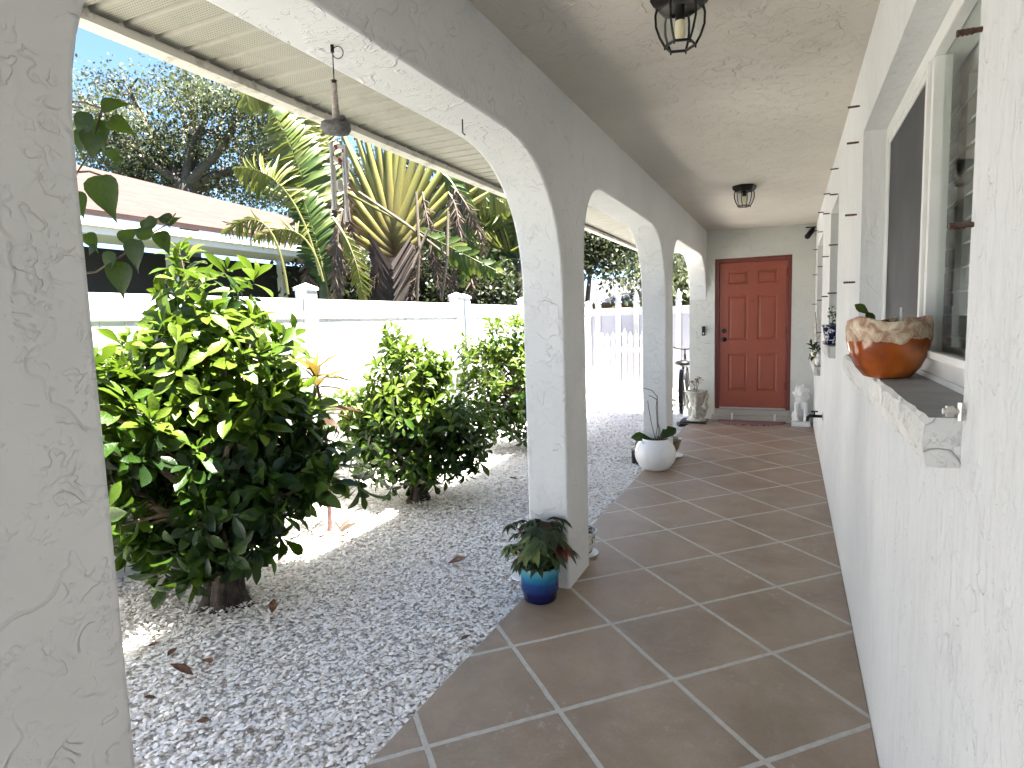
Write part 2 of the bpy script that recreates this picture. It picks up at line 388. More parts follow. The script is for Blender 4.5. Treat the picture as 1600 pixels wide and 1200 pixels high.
def arcade():
    m = MB(); TOP = 2.64; zb = -.08
    bays = [(-5.1, -2.6), (-2.22, .29), (.66, 3.025), (3.39, 5.90), (6.26, 8.956)]
    out = [(-5.6, TOP), (-5.6, zb)]
    for y0, y1 in bays:
        pl = arch_poly(y0, y1); pl[0] = (y0, zb); pl[-1] = (y1, zb); out += pl
    out += [(YB+.03, zb), (YB+.03, TOP)]
    n = len(out)                                    # each face is one outline whose notches are the arches
    m.add([(XI, y, z) for y, z in out]+[(XO, y, z) for y, z in out], [tuple(range(n)), tuple(range(2*n-1, n-1, -1))]+[(i, (i+1) % n, n+(i+1) % n, n+i) for i in range(n)])
    bm = bmesh.new(); me = bpy.data.meshes.new('arcade_wall'); me.from_pydata(m.v, [], m.f); bm.from_mesh(me)
    bmesh.ops.remove_doubles(bm, verts=bm.verts, dist=1e-4)
    bmesh.ops.recalc_face_normals(bm, faces=bm.faces); bm.to_mesh(me); bm.free()
    me.materials.append(M['arcade']); o = bpy.data.objects.new('arcade_wall', me); COL.objects.link(o); o.parent = house
    b = o.modifiers.new('bevel', 'BEVEL'); b.width = .014; b.segments = 3; b.limit_method = 'ANGLE'; b.angle_limit = math.radians(50)
    me.polygons.foreach_set('use_smooth', [True]*len(me.polygons)); me.set_sharp_from_angle(angle=math.radians(60))
    w_ = o.modifiers.new('normals', 'WEIGHTED_NORMAL'); w_.weight = 90; w_.keep_sharp = True
arcade()
def holed_wall(m, axis, c0, c1, a0, a1, z0, z1, holes):
    """wall slab along one axis with rectangular holes (a_lo, a_hi, z_lo, z_hi)"""
    cuts = sorted({a0, a1, *[h[0] for h in holes], *[h[1] for h in holes]})
    def bx(p, q, zl, zh):
        if axis == 'y': m.box(c0, c1, p, q, zl, zh)
        else: m.box(p, q, c0, c1, zl, zh)
    for p, q in zip(cuts[:-1], cuts[1:]):
        hs = [h for h in holes if h[0] <= p+1e-6 and h[1] >= q-1e-6]
        if hs: bx(p, q, z0, hs[0][2]); bx(p, q, hs[0][3], z1)
        else: bx(p, q, z0, z1)
    return m
def clean(o, dist=1e-4):
    bm = bmesh.new(); bm.from_mesh(o.data); bmesh.ops.remove_doubles(bm, verts=bm.verts, dist=dist)
    # drop the inner walls shared by neighbouring slabs
    seen = {}
    for f in bm.faces:
        seen.setdefault(tuple(sorted(v.index for v in f.verts)), []).append(f)
    bm.verts.index_update()
    dead = [f for fs in seen.values() if len(fs) > 1 for f in fs]
    bmesh.ops.delete(bm, geom=dead, context='FACES'); bmesh.ops.recalc_face_normals(bm, faces=bm.faces)
    bm.to_mesh(o.data); bm.free()
WIN = [(1.31, 3.20, 1.22, 2.235), (4.73, 5.66, 1.16, 2.235), (6.95, 8.25, .86, 2.235)]
m = holed_wall(MB(), 'y', .28, .48, -8, YB+.2, -.08, 2.62, WIN)
m.build('side_wall', M['side'], house)
DX0, DX1, DZ0, DZ1 = -.962, .005, .15, 2.215
m = holed_wall(MB(), 'x', YB, YB+.2, XO, .279, -.08, 2.62, [(DX0, DX1, .13, DZ1)])
m.build('back_wall', M['back'], house)
m = MB(); m.add([(XI-.005, -5.6, 2.60), (.285, -5.6, 2.575), (.285, YB+.01, 2.575), (XI-.005, YB+.01, 2.60)], [(3, 2, 1, 0)])
m.build('ceiling', M['ceiling'], house)
# outside shell of the house so the sun stays out
m = MB(); m.box(.48, 9, -8, -7.9, -.08, 2.6); m.box(8.9, 9, -8, 16, -.08, 2.6); m.box(XO, 9, 9.151, 9.251, -.08, 2.62)
m.build('outer_wall', M['back'], house)
m = MB(); vs = []
for y in (-8.3, 9.6):
    vs += [(-2.05, y, 2.64), (4, y, 4.3), (10, y, 2.66), (10, y, 2.60), (4, y, 4.2), (-2.0, y, 2.60)]
m.add(vs, [(0, 1, 7, 6), (1, 2, 8, 7), (2, 3, 9, 8), (3, 4, 10, 9), (4, 5, 11, 10), (5, 0, 6, 11), (0, 5, 4, 3, 2, 1), (6, 7, 8, 9, 10, 11)])
M['shingle_h'] = simple('brown_shingle', (.16, .11, .09), .9, var=.3, scale=30)
m.build('roof', M['shingle_h'], house)
m = MB(); y = -8.2; zs = 2.44
while y < 9.5:                                                      # ribbed vinyl soffit
    for (ya, za), (yb, zb_) in zip(((0, 0), (.084, 0), (.087, .013), (.099, .016), (.106, .002)), ((.084, 0), (.087, .013), (.099, .016), (.106, .002), (.108, 0))):
        m.add([(-1.99, y+ya, zs+za), (-1.301, y+ya, zs+za), (-1.301, y+yb, zs+zb_), (-1.99, y+yb, zs+zb_)], [(3, 2, 1, 0)])
    y += .108
m.build('soffit_panel', M['soffit'], house)
m = MB(); m.box(-2.03, -1.985, -8.25, 9.55, 2.40, 2.63)
m.box(-1.984, -1.965, -8.25, 9.55, 2.40, 2.425)
m.build('fascia_board', M['fascia'], house)
m = MB(); m.box(-2.03, -1.2, 9.551, 9.60, 2.40, 2.66); m.build('end_trim', M['fascia'], house)
# ---- windows
def window(k, y0, y1, z0, z1, big):
    w = thing('window', None, None); w.parent = house; del w
def make_window(y0, y1, z0, z1, big):
    X = .365; fw = .055
    e = .002
    m = MB()
    m.box(X, .46, y0+e, y0+fw, z0, z1-e); m.box(X, .46, y1-fw, y1-e, z0, z1-e)
    m.box(X, .46, y0+fw, y1-fw, z1-fw, z1-e); m.box(X, .46, y0+fw, y1-fw, z0, z0+.09)
    fr = m.build('window', M['white_paint'], house, bevel=.004)
    m = MB(); m.box(X-.018, X-.001, y0+e, y1-e, z0+.095, z0+.115); m.box(X-.012, X-.001, y0+fw*.3, y1-fw*.3, z0+.004, z0+.05)
    m.build('sill_rail', M['white_paint'], fr, bevel=.002)
    ym = (y0+y1)/2
    m = MB()
    m.box(X+.004, X+.05, ym-.035, ym-.002, z0+.09, z1-fw); m.box(X-.006, X+.035, ym+.002, ym+.030, z0+.09, z1-fw)
    m.box(X+.012, X+.04, ym-.002, ym+.002, z0+.09, z1-fw)
    m.build('mullion', M['white_paint'], fr, bevel=.002)
    # far sash with dark screen
    m = MB(); m.box(X+.004, X+.02, ym+.030, y1-fw, z1-fw-.025, z1-fw); m.box(X+.004, X+.02, ym+.030, y1-fw, z0+.09, z0+.11); m.box(X+.004, X+.02, y1-fw-.018, y1-fw, z0+.11, z1-fw-.025)
    m.build('sash_frame', M['white_paint'], fr, bevel=.002)
    m = MB(); m.box(X+.010, X+.013, ym+.030, y1-fw-.018, z0+.11, z1-fw-.025); m.build('screen', M['screen'], fr)
    m = MB(); m.box(X+.030, X+.034, y0+fw, ym-.035, z0+.09, z1-fw); m.build('glass_pane', M['glass'], fr)
    return fr
frames = [make_window(*w, True) for w in WIN]
# plantation shutter behind the near pane
m = MB(); X = .49; y0, y1 = 1.33, 3.15
m.box(X-.02, X+.02, y0, y0+.05, 1.26, 2.22); m.box(X-.02, X+.02, y1-.06, y1, 1.26, 2.22)
m.box(X-.02, X+.02, 2.30, 2.38, 1.33, 2.14); m.box(X-.02, X+.02, y0+.05, y1-.06, 2.14, 2.22); m.box(X-.02, X+.02, y0+.05, y1-.06, 1.26, 1.33)
z = 1.37
while z < 2.13:
    s_ = .013; c_ = .026
    m.add([(X-c_, y0+.05, z-s_), (X+c_, y0+.05, z+s_), (X+c_, y1-.06, z+s_), (X-c_, y1-.06, z-s_), (X-c_, y0+.05, z-s_+.006), (X+c_, y0+.05, z+s_+.006), (X+c_, y1-.06, z+s_+.006), (X-c_, y1-.06, z-s_+.006)],
          [(0,3,2,1),(4,5,6,7),(0,1,5,4),(1,2,6,5),(2,3,7,6),(3,0,4,7)]); z += .070
m.build('plantation_shutter', simple('shutter_paint', (.84, .84, .82), .4, var=.02), frames[0])
m = MB(); m.box(1.6, 1.62, .2, 8.9, 0, 2.6); m.box(.482, 1.6, .18, .2, 0, 2.6); m.box(.482, 1.6, 3.7, 3.72, 0, 2.6); m.build('room_wall', M['room'], house)
# window ledges
def ledge(y0, y1, zt, h, x0=.218):
    m = MB(); n = max(6, int((y1-y0)/.05)); rr = random.Random(int(y0*100))
    # cross section: front bottom, front top, back top, back bottom - rough cast edge
    secs = []
    for i in range(n+1):
        y = y0+(y1-y0)*i/n
        j = lambda a: rr.uniform(-a, a)
        end = i in (0, n)
        secs.append([(x0+.010+j(.004), y, zt-h+j(.006)), (x0+j(.004), y, zt-h*.55+j(.004)), (x0+.004+j(.003), y, zt-.008+j(.003)), (x0+.013+j(.003), y, zt), (.364, y, zt+.002), (.364, y, zt-h)])
    for a, b in zip(secs[:-1], secs[1:]):
        for k in range(5):
            m.cur = 1 if k in (3,) else 0
            m.add([a[k], a[k+1], b[k+1], b[k]], [(0, 1, 2, 3)])
    m.cur = 0
    m.add(secs[0], [(5, 4, 3, 2, 1, 0)]); m.add(secs[-1], [(0, 1, 2, 3, 4, 5)])
    o = m.build('window_ledge', [M['ledge'], M['ledge_top']], house)
    return o
ledge(1.3085, 3.19, 1.255, .088); ledge(4.725, 5.66, 1.215, .085, .225); ledge(6.93, 8.25, .90, .09, .215)
# shutter bolts beside the windows
def bolt(y, z, L=.05, x=.28, nut=False):
    m = MB(); m.tube([(x+.01, y, z), (x-L, y, z+.001)], .0045, 7)
    for k in range(4): m.tube([(x-.012-k*L/5, y, z), (x-.016-k*L/5, y, z)], .0058, 7)
    if nut: m.tube([(x-L*.25, y, z-.016), (x-L*.25, y, z+.016)], .005, 6); m.tube([(x-L*.6, y, z), (x-L*.95, y, z)], .011, 6)
    m.build('bolt', M['metal'] if nut else M['bolt'], house)
for y, zz in ((1.295, (1.905, 1.59)), (3.43, (2.41, 2.245, 1.91, 1.59)), (4.86, (2.42, 2.25, 1.91, 1.58)), (5.83, (2.42, 2.26, 1.91, 1.58)), (7.0, (2.44, 2.25, 1.9, 1.57, 1.25)), (8.35, (2.42, 2.2, 1.9, 1.55))):
    for z in zz:
        if y == 7.0 and z < 2.2: bolt(6.90, z, .045)
        else: bolt(y, z, .05 if y > 2 else .032)
bolt(1.29, 1.27, .03, nut=True)
# ---- front door, its frame and threshold
fr = MB(); fw = .055; y0 = YB+.035
fr.box(DX0+.002, DX0+fw, y0, y0+.12, DZ0, DZ1-.002); fr.box(DX1-fw, DX1-.002, y0, y0+.12, DZ0, DZ1-.002); fr.box(DX0+fw, DX1-fw, y0, y0+.12, DZ1-fw, DZ1-.002)
fr.build('door_frame', M['door_frame'], house, bevel=.003)
dx0, dx1, dz0, dz1 = DX0+fw+.004, DX1-fw-.004, DZ0+.022, DZ1-fw-.004
def door_slab():
    W, Hh = dx1-dx0, dz1-dz0; yf = YB+.06
    xs = [(.135, .425), (.575, .865)]; zs = [(.115, .375), (.470, .775), (.855, .940)]
    m = MB(); cx = [0, .135, .425, .575, .865, 1]; cz = [0, .115, .375, .470, .775, .855, .940, 1]
    for i in range(5):
        for j in range(7):
            X0, X1 = dx0+cx[i]*W, dx0+cx[i+1]*W; Z0, Z1 = dz0+cz[j]*Hh, dz0+cz[j+1]*Hh
            if (cx[i], cx[i+1]) in xs and (cz[j], cz[j+1]) in zs:
                rings = [(0, 0), (.012, .011), (.022, .011), (.040, .003)]
                pr = []
                for ins, dep in rings:
                    pr.append([(X0+ins, yf+dep, Z0+ins), (X1-ins, yf+dep, Z0+ins), (X1-ins, yf+dep, Z1-ins), (X0+ins, yf+dep, Z1-ins)])
                for a, b in zip(pr[:-1], pr[1:]):
                    for k in range(4): m.add([a[k], a[(k+1) % 4], b[(k+1) % 4], b[k]], [(0, 1, 2, 3)])
                m.add(pr[-1], [(0, 1, 2, 3)])
            else: m.add([(X0, yf, Z0), (X1, yf, Z0), (X1, yf, Z1), (X0, yf, Z1)], [(0, 1, 2, 3)])
    m.box(dx0, dx1, yf+.013, yf+.045, dz0, dz1)
    m.add([(dx0, yf, dz0), (dx0, yf+.013, dz0), (dx0, yf+.013, dz1), (dx0, yf, dz1)], [(0, 1, 2, 3)])
    d = m.build('front_door', M['door'], house)
    m = MB()
    for hz in (dz0+Hh*.535,):
        m.tube([(dx0+.062, yf-.001, hz), (dx0+.062, yf-.012, hz)], .034, 20); m.tube([(dx0+.062, yf-.012, hz), (dx0+.062, yf-.026, hz)], .022, 16)
    m.build('deadbolt', M['black_metal'], d, smooth=40)
    m = MB(); hz = dz0+Hh*.475
    m.tube([(dx0+.062, yf-.001, hz), (dx0+.062, yf-.010, hz)], .034, 20); m.tube([(dx0+.062, yf-.01, hz), (dx0+.062, yf-.035, hz)], .014, 12)
    m.ell((dx0+.062, yf-.052, hz), (.029, .022, .029), 16, 10)
    m.build('door_knob', M['black_metal'], d, smooth=40)
    m = MB(); m.tube([((dx0+dx1)/2, yf-.001, dz0+Hh*.735), ((dx0+dx1)/2, yf-.005, dz0+Hh*.735)], .011, 12); m.build('peephole', M['door_frame'], d)
    for hz in (.25, 1.0, 1.78):
        m = MB(); m.tube([(dx1+.004, yf-.008, dz0+hz), (dx1+.004, yf-.008, dz0+hz+.10)], .008, 10); m.build('hinge', M['door_frame'], d)
    m = MB(); m.box(dx0+.004, dx1-.004, yf-.012, yf+.04, dz0-.020, dz0-.002); m.build('door_sweep', M['metal'], d)
door_slab()
m = MB(); m.box(DX0-.03, DX1+.03, YB-.10, YB+.18, 0.001, .075); m.box(DX0+.002, DX1-.002, YB-.045, YB+.16, .0752, .148)
m.build('threshold', stucco('threshold_render', (.40, .36, .30), (.48, .44, .38), 8, .003), house, bevel=.005)
for xx in (-.72, -.18):
    m = MB(); m.box(xx-.012, xx+.012, YB-.112, YB-.101, .02, .10); m.box(xx-.012, xx+.012, YB-.11, YB-.047, .1002, .105); m.build('mat_clip', M['white_paint'], house)
# ------------------------------------------------------------------ fence beyond the gravel
def fence_run(name, label, x, ys, group=None, cap='flat'):
    t = thing(name, label, 'fence', (x, ys[0], -.04), group=group)
    for y in ys:
        m = MB(); y -= ys[0]
        m.box(-.063, .063, y-.063, y+.063, 0, 1.80)
        p = m.build('fence_post', M['vinyl'], t, bevel=.004)
        m = MB(); m.box(-.073, .073, y-.073, y+.073, 1.8005, 1.825)
        m.add([(-.073, y-.073, 1.825), (.073, y-.073, 1.825), (.073, y+.073, 1.825), (-.073, y+.073, 1.825), (0, y, 1.865)], [(0,1,4),(1,2,4),(2,3,4),(3,0,4)])
        m.build('post_cap', M['vinyl'], p)
    for a, b in zip(ys[:-1], ys[1:]):
        a -= ys[0]; b -= ys[0]; a += .0635; b -= .0635
        m = MB(); m.box(-.024, .024, a, b, 1.56, 1.73); m.build('top_rail', M['vinyl'], t, bevel=.006)
        m = MB(); m.box(-.024, .024, a, b, .0, .20); m.build('bottom_rail', M['vinyl'], t, bevel=.006)
        m = MB(); n = max(2, round((b-a)/.155)); w = (b-a)/n
        for k in range(n):
            p0, p1 = a+k*w, a+(k+1)*w
            m.add([(.008, p0, .2), (.008, p1-.0, .2), (.008, p1, 1.56), (.008, p0, 1.56), (.014, p0+.005, .2), (.014, p1-.005, .2), (.014, p1-.005, 1.56), (.014, p0+.005, 1.56),
                   (-.014, p0, .2), (-.014, p1, .2), (-.014, p1, 1.56), (-.014, p0, 1.56)], [(4, 5, 6, 7), (0, 4, 7, 3), (5, 1, 2, 6), (8, 11, 10, 9)])
        m.build('board_panel', M['vinyl'], t)
    return t
fence_run('vinyl_fence', 'long white vinyl privacy fence behind the three leafy shrubs', -3.72, [-3.6, -1.07, 1.49, 4.05, 6.61])
fence_run('vinyl_fence', 'far stretch of white vinyl fence seen past the corner shrub, leading to the gate', -3.83, [7.0, 8.9, 10.7, 12.35])
# cross fence with pointed caps
t = thing('capped_fence', 'tall white panel fence with pointed post caps behind the picket gate', 'fence', (0, 12.35, -.04))
SHADED_VINYL = simple('shaded_white_vinyl', (.28, .28, .325), .35, var=.03)  # white panels with bluish shade painted into their colour
for x in (-3.62, -3.2, -2.83, -2.0, -1.2):
    m = MB(); m.box(x-.05, x+.05, -.05, .05, 0, 1.80); p = m.build('fence_post', M['dimmed_vinyl'], t, bevel=.004)
    m = MB(); m.box(x-.062, x+.062, -.062, .062, 1.8005, 1.83)
    prof = [(.052, 1.831), (.058, 1.86), (.050, 1.91), (.030, 1.97), (.006, 2.03), (0.001, 2.035)]
    m.lathe(prof, (x, 0, 0), 4 if False else 12); m.build('pointed_cap', M['dimmed_vinyl'], p, smooth=60)
for a, b in ((-3.84, -3.62), (-3.62, -3.2), (-3.2, -2.83), (-2.83, -2.0), (-2.0, -1.2)):
    for z0_, z1_ in ((1.55, 1.70), (.08, .22)): m = MB(); m.box(a+.0505, b-.0505, -.02, .02, z0_, z1_); m.build('fence_rail', M['dimmed_vinyl'], t, bevel=.005)
    m = MB(); m.box(a+.0505, b-.0505, -.008, .008, .22, 1.55); m.build('board_panel', SHADED_VINYL, t)
# picket gate
t = thing('picket_gate', 'low white double picket gate with pointed pickets across the gravel', 'gate', (-3.60, 11.9, -.04))
n = 9
for k in range(n):
    x = .06+k*.115; hh = 1.13-.10*math.sin(math.pi*((k % 5)/4.0))
    m = MB(); m.box(x-.036, x+.036, -.012, .012, .06, hh)
    m.add([(x-.036, -.012, hh), (x+.036, -.012, hh), (x+.036, .012, hh), (x-.036, .012, hh), (x-.05, -.012, hh+.05), (x+.05, -.012, hh+.05), (x+.05, .012, hh+.05), (x-.05, .012, hh+.05), (x, -.012, hh+.17), (x, .012, hh+.17)],
          [(0,1,5,4),(3,7,6,2),(1,2,6,5),(0,4,7,3),(4,5,8),(7,9,6),(5,6,9,8),(4,8,9,7)])
    m.build('picket', M['dimmed_vinyl'], t)
m = MB(); m.box(0, 1.05, .0125, .045, .16, .25); m.build('gate_rail', M['dimmed_vinyl'], t)
m = MB(); m.box(0, 1.05, .0125, .045, .82, .91); m.build('gate_rail', M['dimmed_vinyl'], t)
m = MB(); m.tube([(.40, -.02, .98), (.48, -.02, .93), (.56, -.02, .92), (.64, -.02, .93), (.72, -.02, .98)], .008, 6); m.tube([(.50, -.02, .93), (.56, -.02, .86), (.62, -.02, .93)], .007, 6); m.build('gate_scroll', M['dimmed_vinyl'], t)
# ------------------------------------------------------------------ leaf engine
def unit(a): return a/np.maximum(np.linalg.norm(a, axis=-1, keepdims=True), 1e-9)
def leaf_tpl(stations, fold=.25, curl=.25):
    """list of (t, halfwidth) -> verts (side, along, up) and quads; 3 verts per station"""
    V = []; Fq = []
    for t, w in stations:
        z = -curl*t*t
        V += [(-w, t, z+fold*w), (0, t, z), (w, t, z+fold*w)]
    for i in range(len(stations)-1):
        a = 3*i; Fq += [(a, a+1, a+4, a+3), (a+1, a+2, a+5, a+4)]
    return np.array(V), np.array(Fq)
OBOV = leaf_tpl([(0, .015), (.2, .06), (.42, .135), (.64, .20), (.82, .17), (.93, .09), (1.02, .006)], .38, .26)
LANCE = leaf_tpl([(0, .03), (.25, .10), (.5, .12), (.75, .08), (1, .005)], .35, .45)
HEART = leaf_tpl([(-.08, .13), (-.02, .27), (.10, .38), (.25, .40), (.42, .35), (.60, .25), (.76, .13), (.90, .045), (1.06, .003)], .34, .35)
CARD = leaf_tpl([(0, .1), (.5, .34), (1, .05)], .3, .2)
def leaves(name, P, D, N, L, tint, tpl, mat, parent=None, W=None, smooth=True):
    P = np.asarray(P, float); D = unit(np.asarray(D, float)); N = np.asarray(N, float)
    S = unit(np.cross(D, N)); U = np.cross(S, D)
    T, Fq = tpl; L = np.asarray(L, float); W = L if W is None else np.asarray(W, float)
    V = (P[:, None] + S[:, None]*T[None, :, 0:1]*W[:, None, None] + D[:, None]*T[None, :, 1:2]*L[:, None, None] + U[:, None]*T[None, :, 2:3]*L[:, None, None])
    Fc = (Fq[None]+np.arange(len(P))[:, None, None]*len(T)).reshape(-1, 4)
    return np_mesh(name, V.reshape(-1, 3), Fc, mat, parent, np.repeat(np.asarray(tint, float), len(T)), smooth)
def rosettes(tips, axes, n, L0, L1, tint, spread=(25, 85), jit=.2):
    """leaves spiralling round each tip"""
    m = len(tips); ax = unit(np.asarray(axes)); ref = np.where(np.abs(ax[:, 2:3]) < .9, [[0, 0, 1.]], [[1., 0, 0]])
    a = unit(np.cross(ax, ref)); b = np.cross(ax, a)
    P = []; D = []; N = []; L = []; T = []
    ph = rng.uniform(0, 6.28, m)
    for k in range(n):
        an = ph+k*2.4+rng.normal(0, .25, m); el = np.radians(spread[0]+(spread[1]-spread[0])*k/max(1, n-1))+rng.normal(0, .15, m)
        rad = a*np.cos(an)[:, None]+b*np.sin(an)[:, None]
        d = ax*np.cos(el)[:, None]+rad*np.sin(el)[:, None]+rng.normal(0, jit, (m, 3))
        P.append(tips-ax*(k*.008)[..., None] if False else tips-ax*(k*.009)); D.append(d); N.append(ax-d*.2+rng.normal(0, .12, (m, 3)))
        L.append(rng.uniform(L0, L1, m)*(.65+.35*min(1, k/3))); T.append(tint+rng.normal(0, .09, m)-.05*k/n)
    return [np.concatenate(q) for q in (P, D, N, L, T)]
def lobes_sample(lobes, n, shell=.5):
    w = np.array([r[0]*r[1]*r[2] for _, r in lobes])**.8; idx = rng.choice(len(lobes), n, p=w/w.sum())
    C = np.array([c for c, _ in lobes])[idx]; R = np.array([r for _, r in lobes])[idx]
    d = unit(rng.normal(0, 1, (n, 3))); rr = shell+(1-shell)*rng.random(n)**.6
    return C+d*R*rr[:, None], d, rr
def bush(label, base, lobes, ntip, L, nl, top_tint, trunk_r, zmin=.05, stems=None, group='leafy shrubs along the white fence'):
    t = thing('leafy_shrub', label, 'shrub', base, group=group); b = np.array(base)
    lob = [(np.array(c)-b, r) for c, r in lobes]
    tips, d, rr = lobes_sample(lob, ntip)
    keep = tips[:, 2] > zmin; tips, d, rr = tips[keep], d[keep], rr[keep]
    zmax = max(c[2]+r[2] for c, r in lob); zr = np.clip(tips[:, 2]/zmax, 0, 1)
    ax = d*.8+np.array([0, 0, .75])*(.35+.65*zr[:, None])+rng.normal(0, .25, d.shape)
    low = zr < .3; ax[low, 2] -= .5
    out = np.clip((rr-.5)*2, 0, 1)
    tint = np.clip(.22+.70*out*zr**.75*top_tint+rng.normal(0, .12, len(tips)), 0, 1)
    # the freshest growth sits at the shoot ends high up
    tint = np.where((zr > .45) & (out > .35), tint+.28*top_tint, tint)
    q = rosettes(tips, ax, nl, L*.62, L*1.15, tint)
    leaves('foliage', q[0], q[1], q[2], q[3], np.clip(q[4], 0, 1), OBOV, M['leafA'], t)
    m = MB(); cz = min(.45, zmax*.3)
    m.tube([(0, 0, -.05), (.01, 0, cz*.3), (.02, .01, cz*.7), (.0, .02, cz)], [trunk_r*1.35, trunk_r, trunk_r*.9, trunk_r*.8], 12)
    for a_ in (.3, 1.7, 2.9, 4.2, 5.3): m.tube([(trunk_r*1.7*math.cos(a_), trunk_r*1.7*math.sin(a_), -.06), (trunk_r*.95*math.cos(a_), trunk_r*.95*math.sin(a_), .07), (trunk_r*.7*math.cos(a_+.3), trunk_r*.7*math.sin(a_+.3), cz)], [trunk_r*.5, trunk_r*.42, trunk_r*.3], 8)
    m.build('trunk', M['bark'], t, smooth=60)
    m = MB(); sel = rng.choice(len(tips), min(150, len(tips)), False)
    for i in sel:
        p = Vector(tips[i]); a = Vector((0, 0.01, cz*.9)); mid = a.lerp(p, .45)+Vector((0, 0, .10))+Vector(rng.normal(0, .03, 3))
        m.tube([a, a.lerp(mid, .5)+Vector(rng.normal(0, .015, 3)), mid, mid.lerp(p, .6), p], [trunk_r*.32, trunk_r*.25, trunk_r*.18, .006, .003], 5, False)
    for a_, b_, r_ in (stems or []):
        a_ = Vector(a_)-Vector(base); b_ = Vector(b_)-Vector(base)
        m.tube([a_, a_.lerp(b_, .35)+Vector((.02, 0, .02)), a_.lerp(b_, .7)+Vector((-.02, 0, 0)), b_], [r_, r_*.9, r_*.8, r_*.6], 8)
    m.build('branches', M['branch'], t, smooth=60)
    return t
bush('tallest, nearest leafy shrub, dark below and bright green on top, on one thick trunk', (-2.78, 2.27, -.04),
     [((-2.98, 2.42, .85), (.56, .52, .55)), ((-2.95, 2.45, 1.20), (.52, .48, .42)), ((-2.97, 2.5, 1.60), (.27, .30, .42)), ((-3.35, 2.35, 1.05), (.40, .5, .45)),
      ((-2.55, 2.55, .80), (.24, .30, .42)), ((-2.30, 2.64, .60), (.20, .2, .14)), ((-3.1, 1.80, .90), (.45, .36, .5)), ((-2.85, 2.35, .45), (.5, .42, .28)), ((-3.3, 2.3, .60), (.40, .42, .35)), ((-2.9, 2.25, .30), (.46, .36, .20)), ((-3.3, 2.4, .32), (.35, .35, .2))], 860, .158, 8, 1.0, .085,
     stems=[((-2.72, 2.25, .42), (-2.62, 2.22, .86), .022), ((-2.80, 2.2, .45), (-2.95, 2.05, .78), .018)])
bush('middle leafy shrub of the row, shorter, with a pointed bright yellow green top', (-2.86, 4.30, -.04),
     [((-2.95, 4.35, .55), (.52, .52, .45)), ((-2.92, 4.35, .95), (.36, .40, .35)), ((-3.12, 4.40, 1.22), (.16, .18, .26)), ((-3.35, 4.35, .55), (.26, .4, .28)), ((-2.5, 4.4, .50), (.26, .36, .33)), ((-2.75, 4.4, 1.1), (.18, .2, .2)), ((-3.42, 4.25, .75), (.24, .3, .2)), ((-2.95, 4.2, .25), (.45, .35, .2)), ((-3.1, 4.42, 1.38), (.10, .12, .16))],
     520, .125, 8, 1.1, .065)
bush('farthest leafy shrub of the row, half hidden behind the first porch post', (-2.72, 6.55, -.04),
     [((-2.9, 6.5, .75), (.52, .5, .55)), ((-2.95, 6.5, 1.2), (.42, .42, .35)), ((-3.40, 6.4, 1.05), (.26, .3, .24)), ((-2.5, 6.5, .9), (.30, .4, .6)), ((-2.85, 6.45, .25), (.45, .4, .22)), ((-3.3, 6.4, .6), (.3, .35, .3))],
     470, .125, 8, 1.05, .045)
# colourful ti plant
t = thing('ti_plant', 'thin stemmed plant with red and yellow strap leaves between the first two shrubs', 'plant', (-3.04, 3.4, -.04))
m = MB(); m.tube([(0, 0, 0), (.02, 0, .35), (.0, .02, .75), (-.05, .0, 1.18)], [.017, .014, .012, .010], 8); m.tube([(0, .02, 0), (-.05, .05, .2), (-.03, .08, .33)], [.012, .010, .006], 6)
m.build('stem', simple('purple_stem', (.12, .06, .05), .6, var=.4, scale=60), t)
tip = np.array([[-.05, 0, 1.18], [-.04, 0, 1.12], [-.03, .0, .92]]); q = rosettes(tip, np.array([[0, 0, 1.], [0, .1, 1], [.2, 0, .8]]), 9, .20, .34, np.array([.75, .5, .1]), (12, 95))
leaves('strap_leaves', q[0], q[1], q[2], q[3], np.clip(q[4], 0, 1), LANCE, M['ti'], t)
q = rosettes(np.array([[-.03, .08, .33], [0.1, 0, .02]]), np.array([[0, 0, 1.], [.5, 0, .4]]), 6, .15, .24, np.array([.3, .2]), (20, 100))
leaves('dry_leaves', q[0], q[1], q[2], q[3], np.clip(q[4], 0, 1), LANCE, M['deadfrond'], t)
# vine hanging beside the near post
t = thing('heart_leaf_vine', 'dark heart leaved vine hanging beside the nearest post', 'vine', tuple(at(118, 300, 1.75)))
o0 = at(118, 300, 1.75); P = []; D = []; N = []; L = []
def vl(x, y, x2, y2, d=1.75, tw=.0):
    a = at(x, y, d); b = at(x2, y2, d); P.append(a.lerp(b, .06)-o0); D.append((b-a)*.86); L.append((b-a).length); N.append(-CW*.9+Vector((.25+tw, 0, .35)))
for q_ in [(140, 178, 118, 225), (160, 188, 150, 240), (170, 190, 212, 205), (150, 210, 136, 252), (172, 235, 188, 258), (160, 172, 200, 152), (140, 205, 128, 235),
           (158, 275, 172, 345), (135, 365, 152, 392), (225, 360, 245, 335), (262, 352, 280, 335), (250, 362, 262, 398), (215, 375, 205, 425), (190, 378, 214, 352), (235, 372, 205, 350),
           (190, 410, 184, 468), (178, 395, 160, 430), (150, 385, 133, 398), (268, 345, 240, 335), (245, 345, 215, 360), (128, 205, 118, 240), (118, 300, 128, 340)]: vl(*q_, d=1.72+random.uniform(-.05, .08), tw=random.uniform(-.3, .3))
leaves('heart_leaves', P, D, N, np.array(L)*.88, rng.uniform(0, 1, len(P)), HEART, M['leafV'], t)
m = MB()
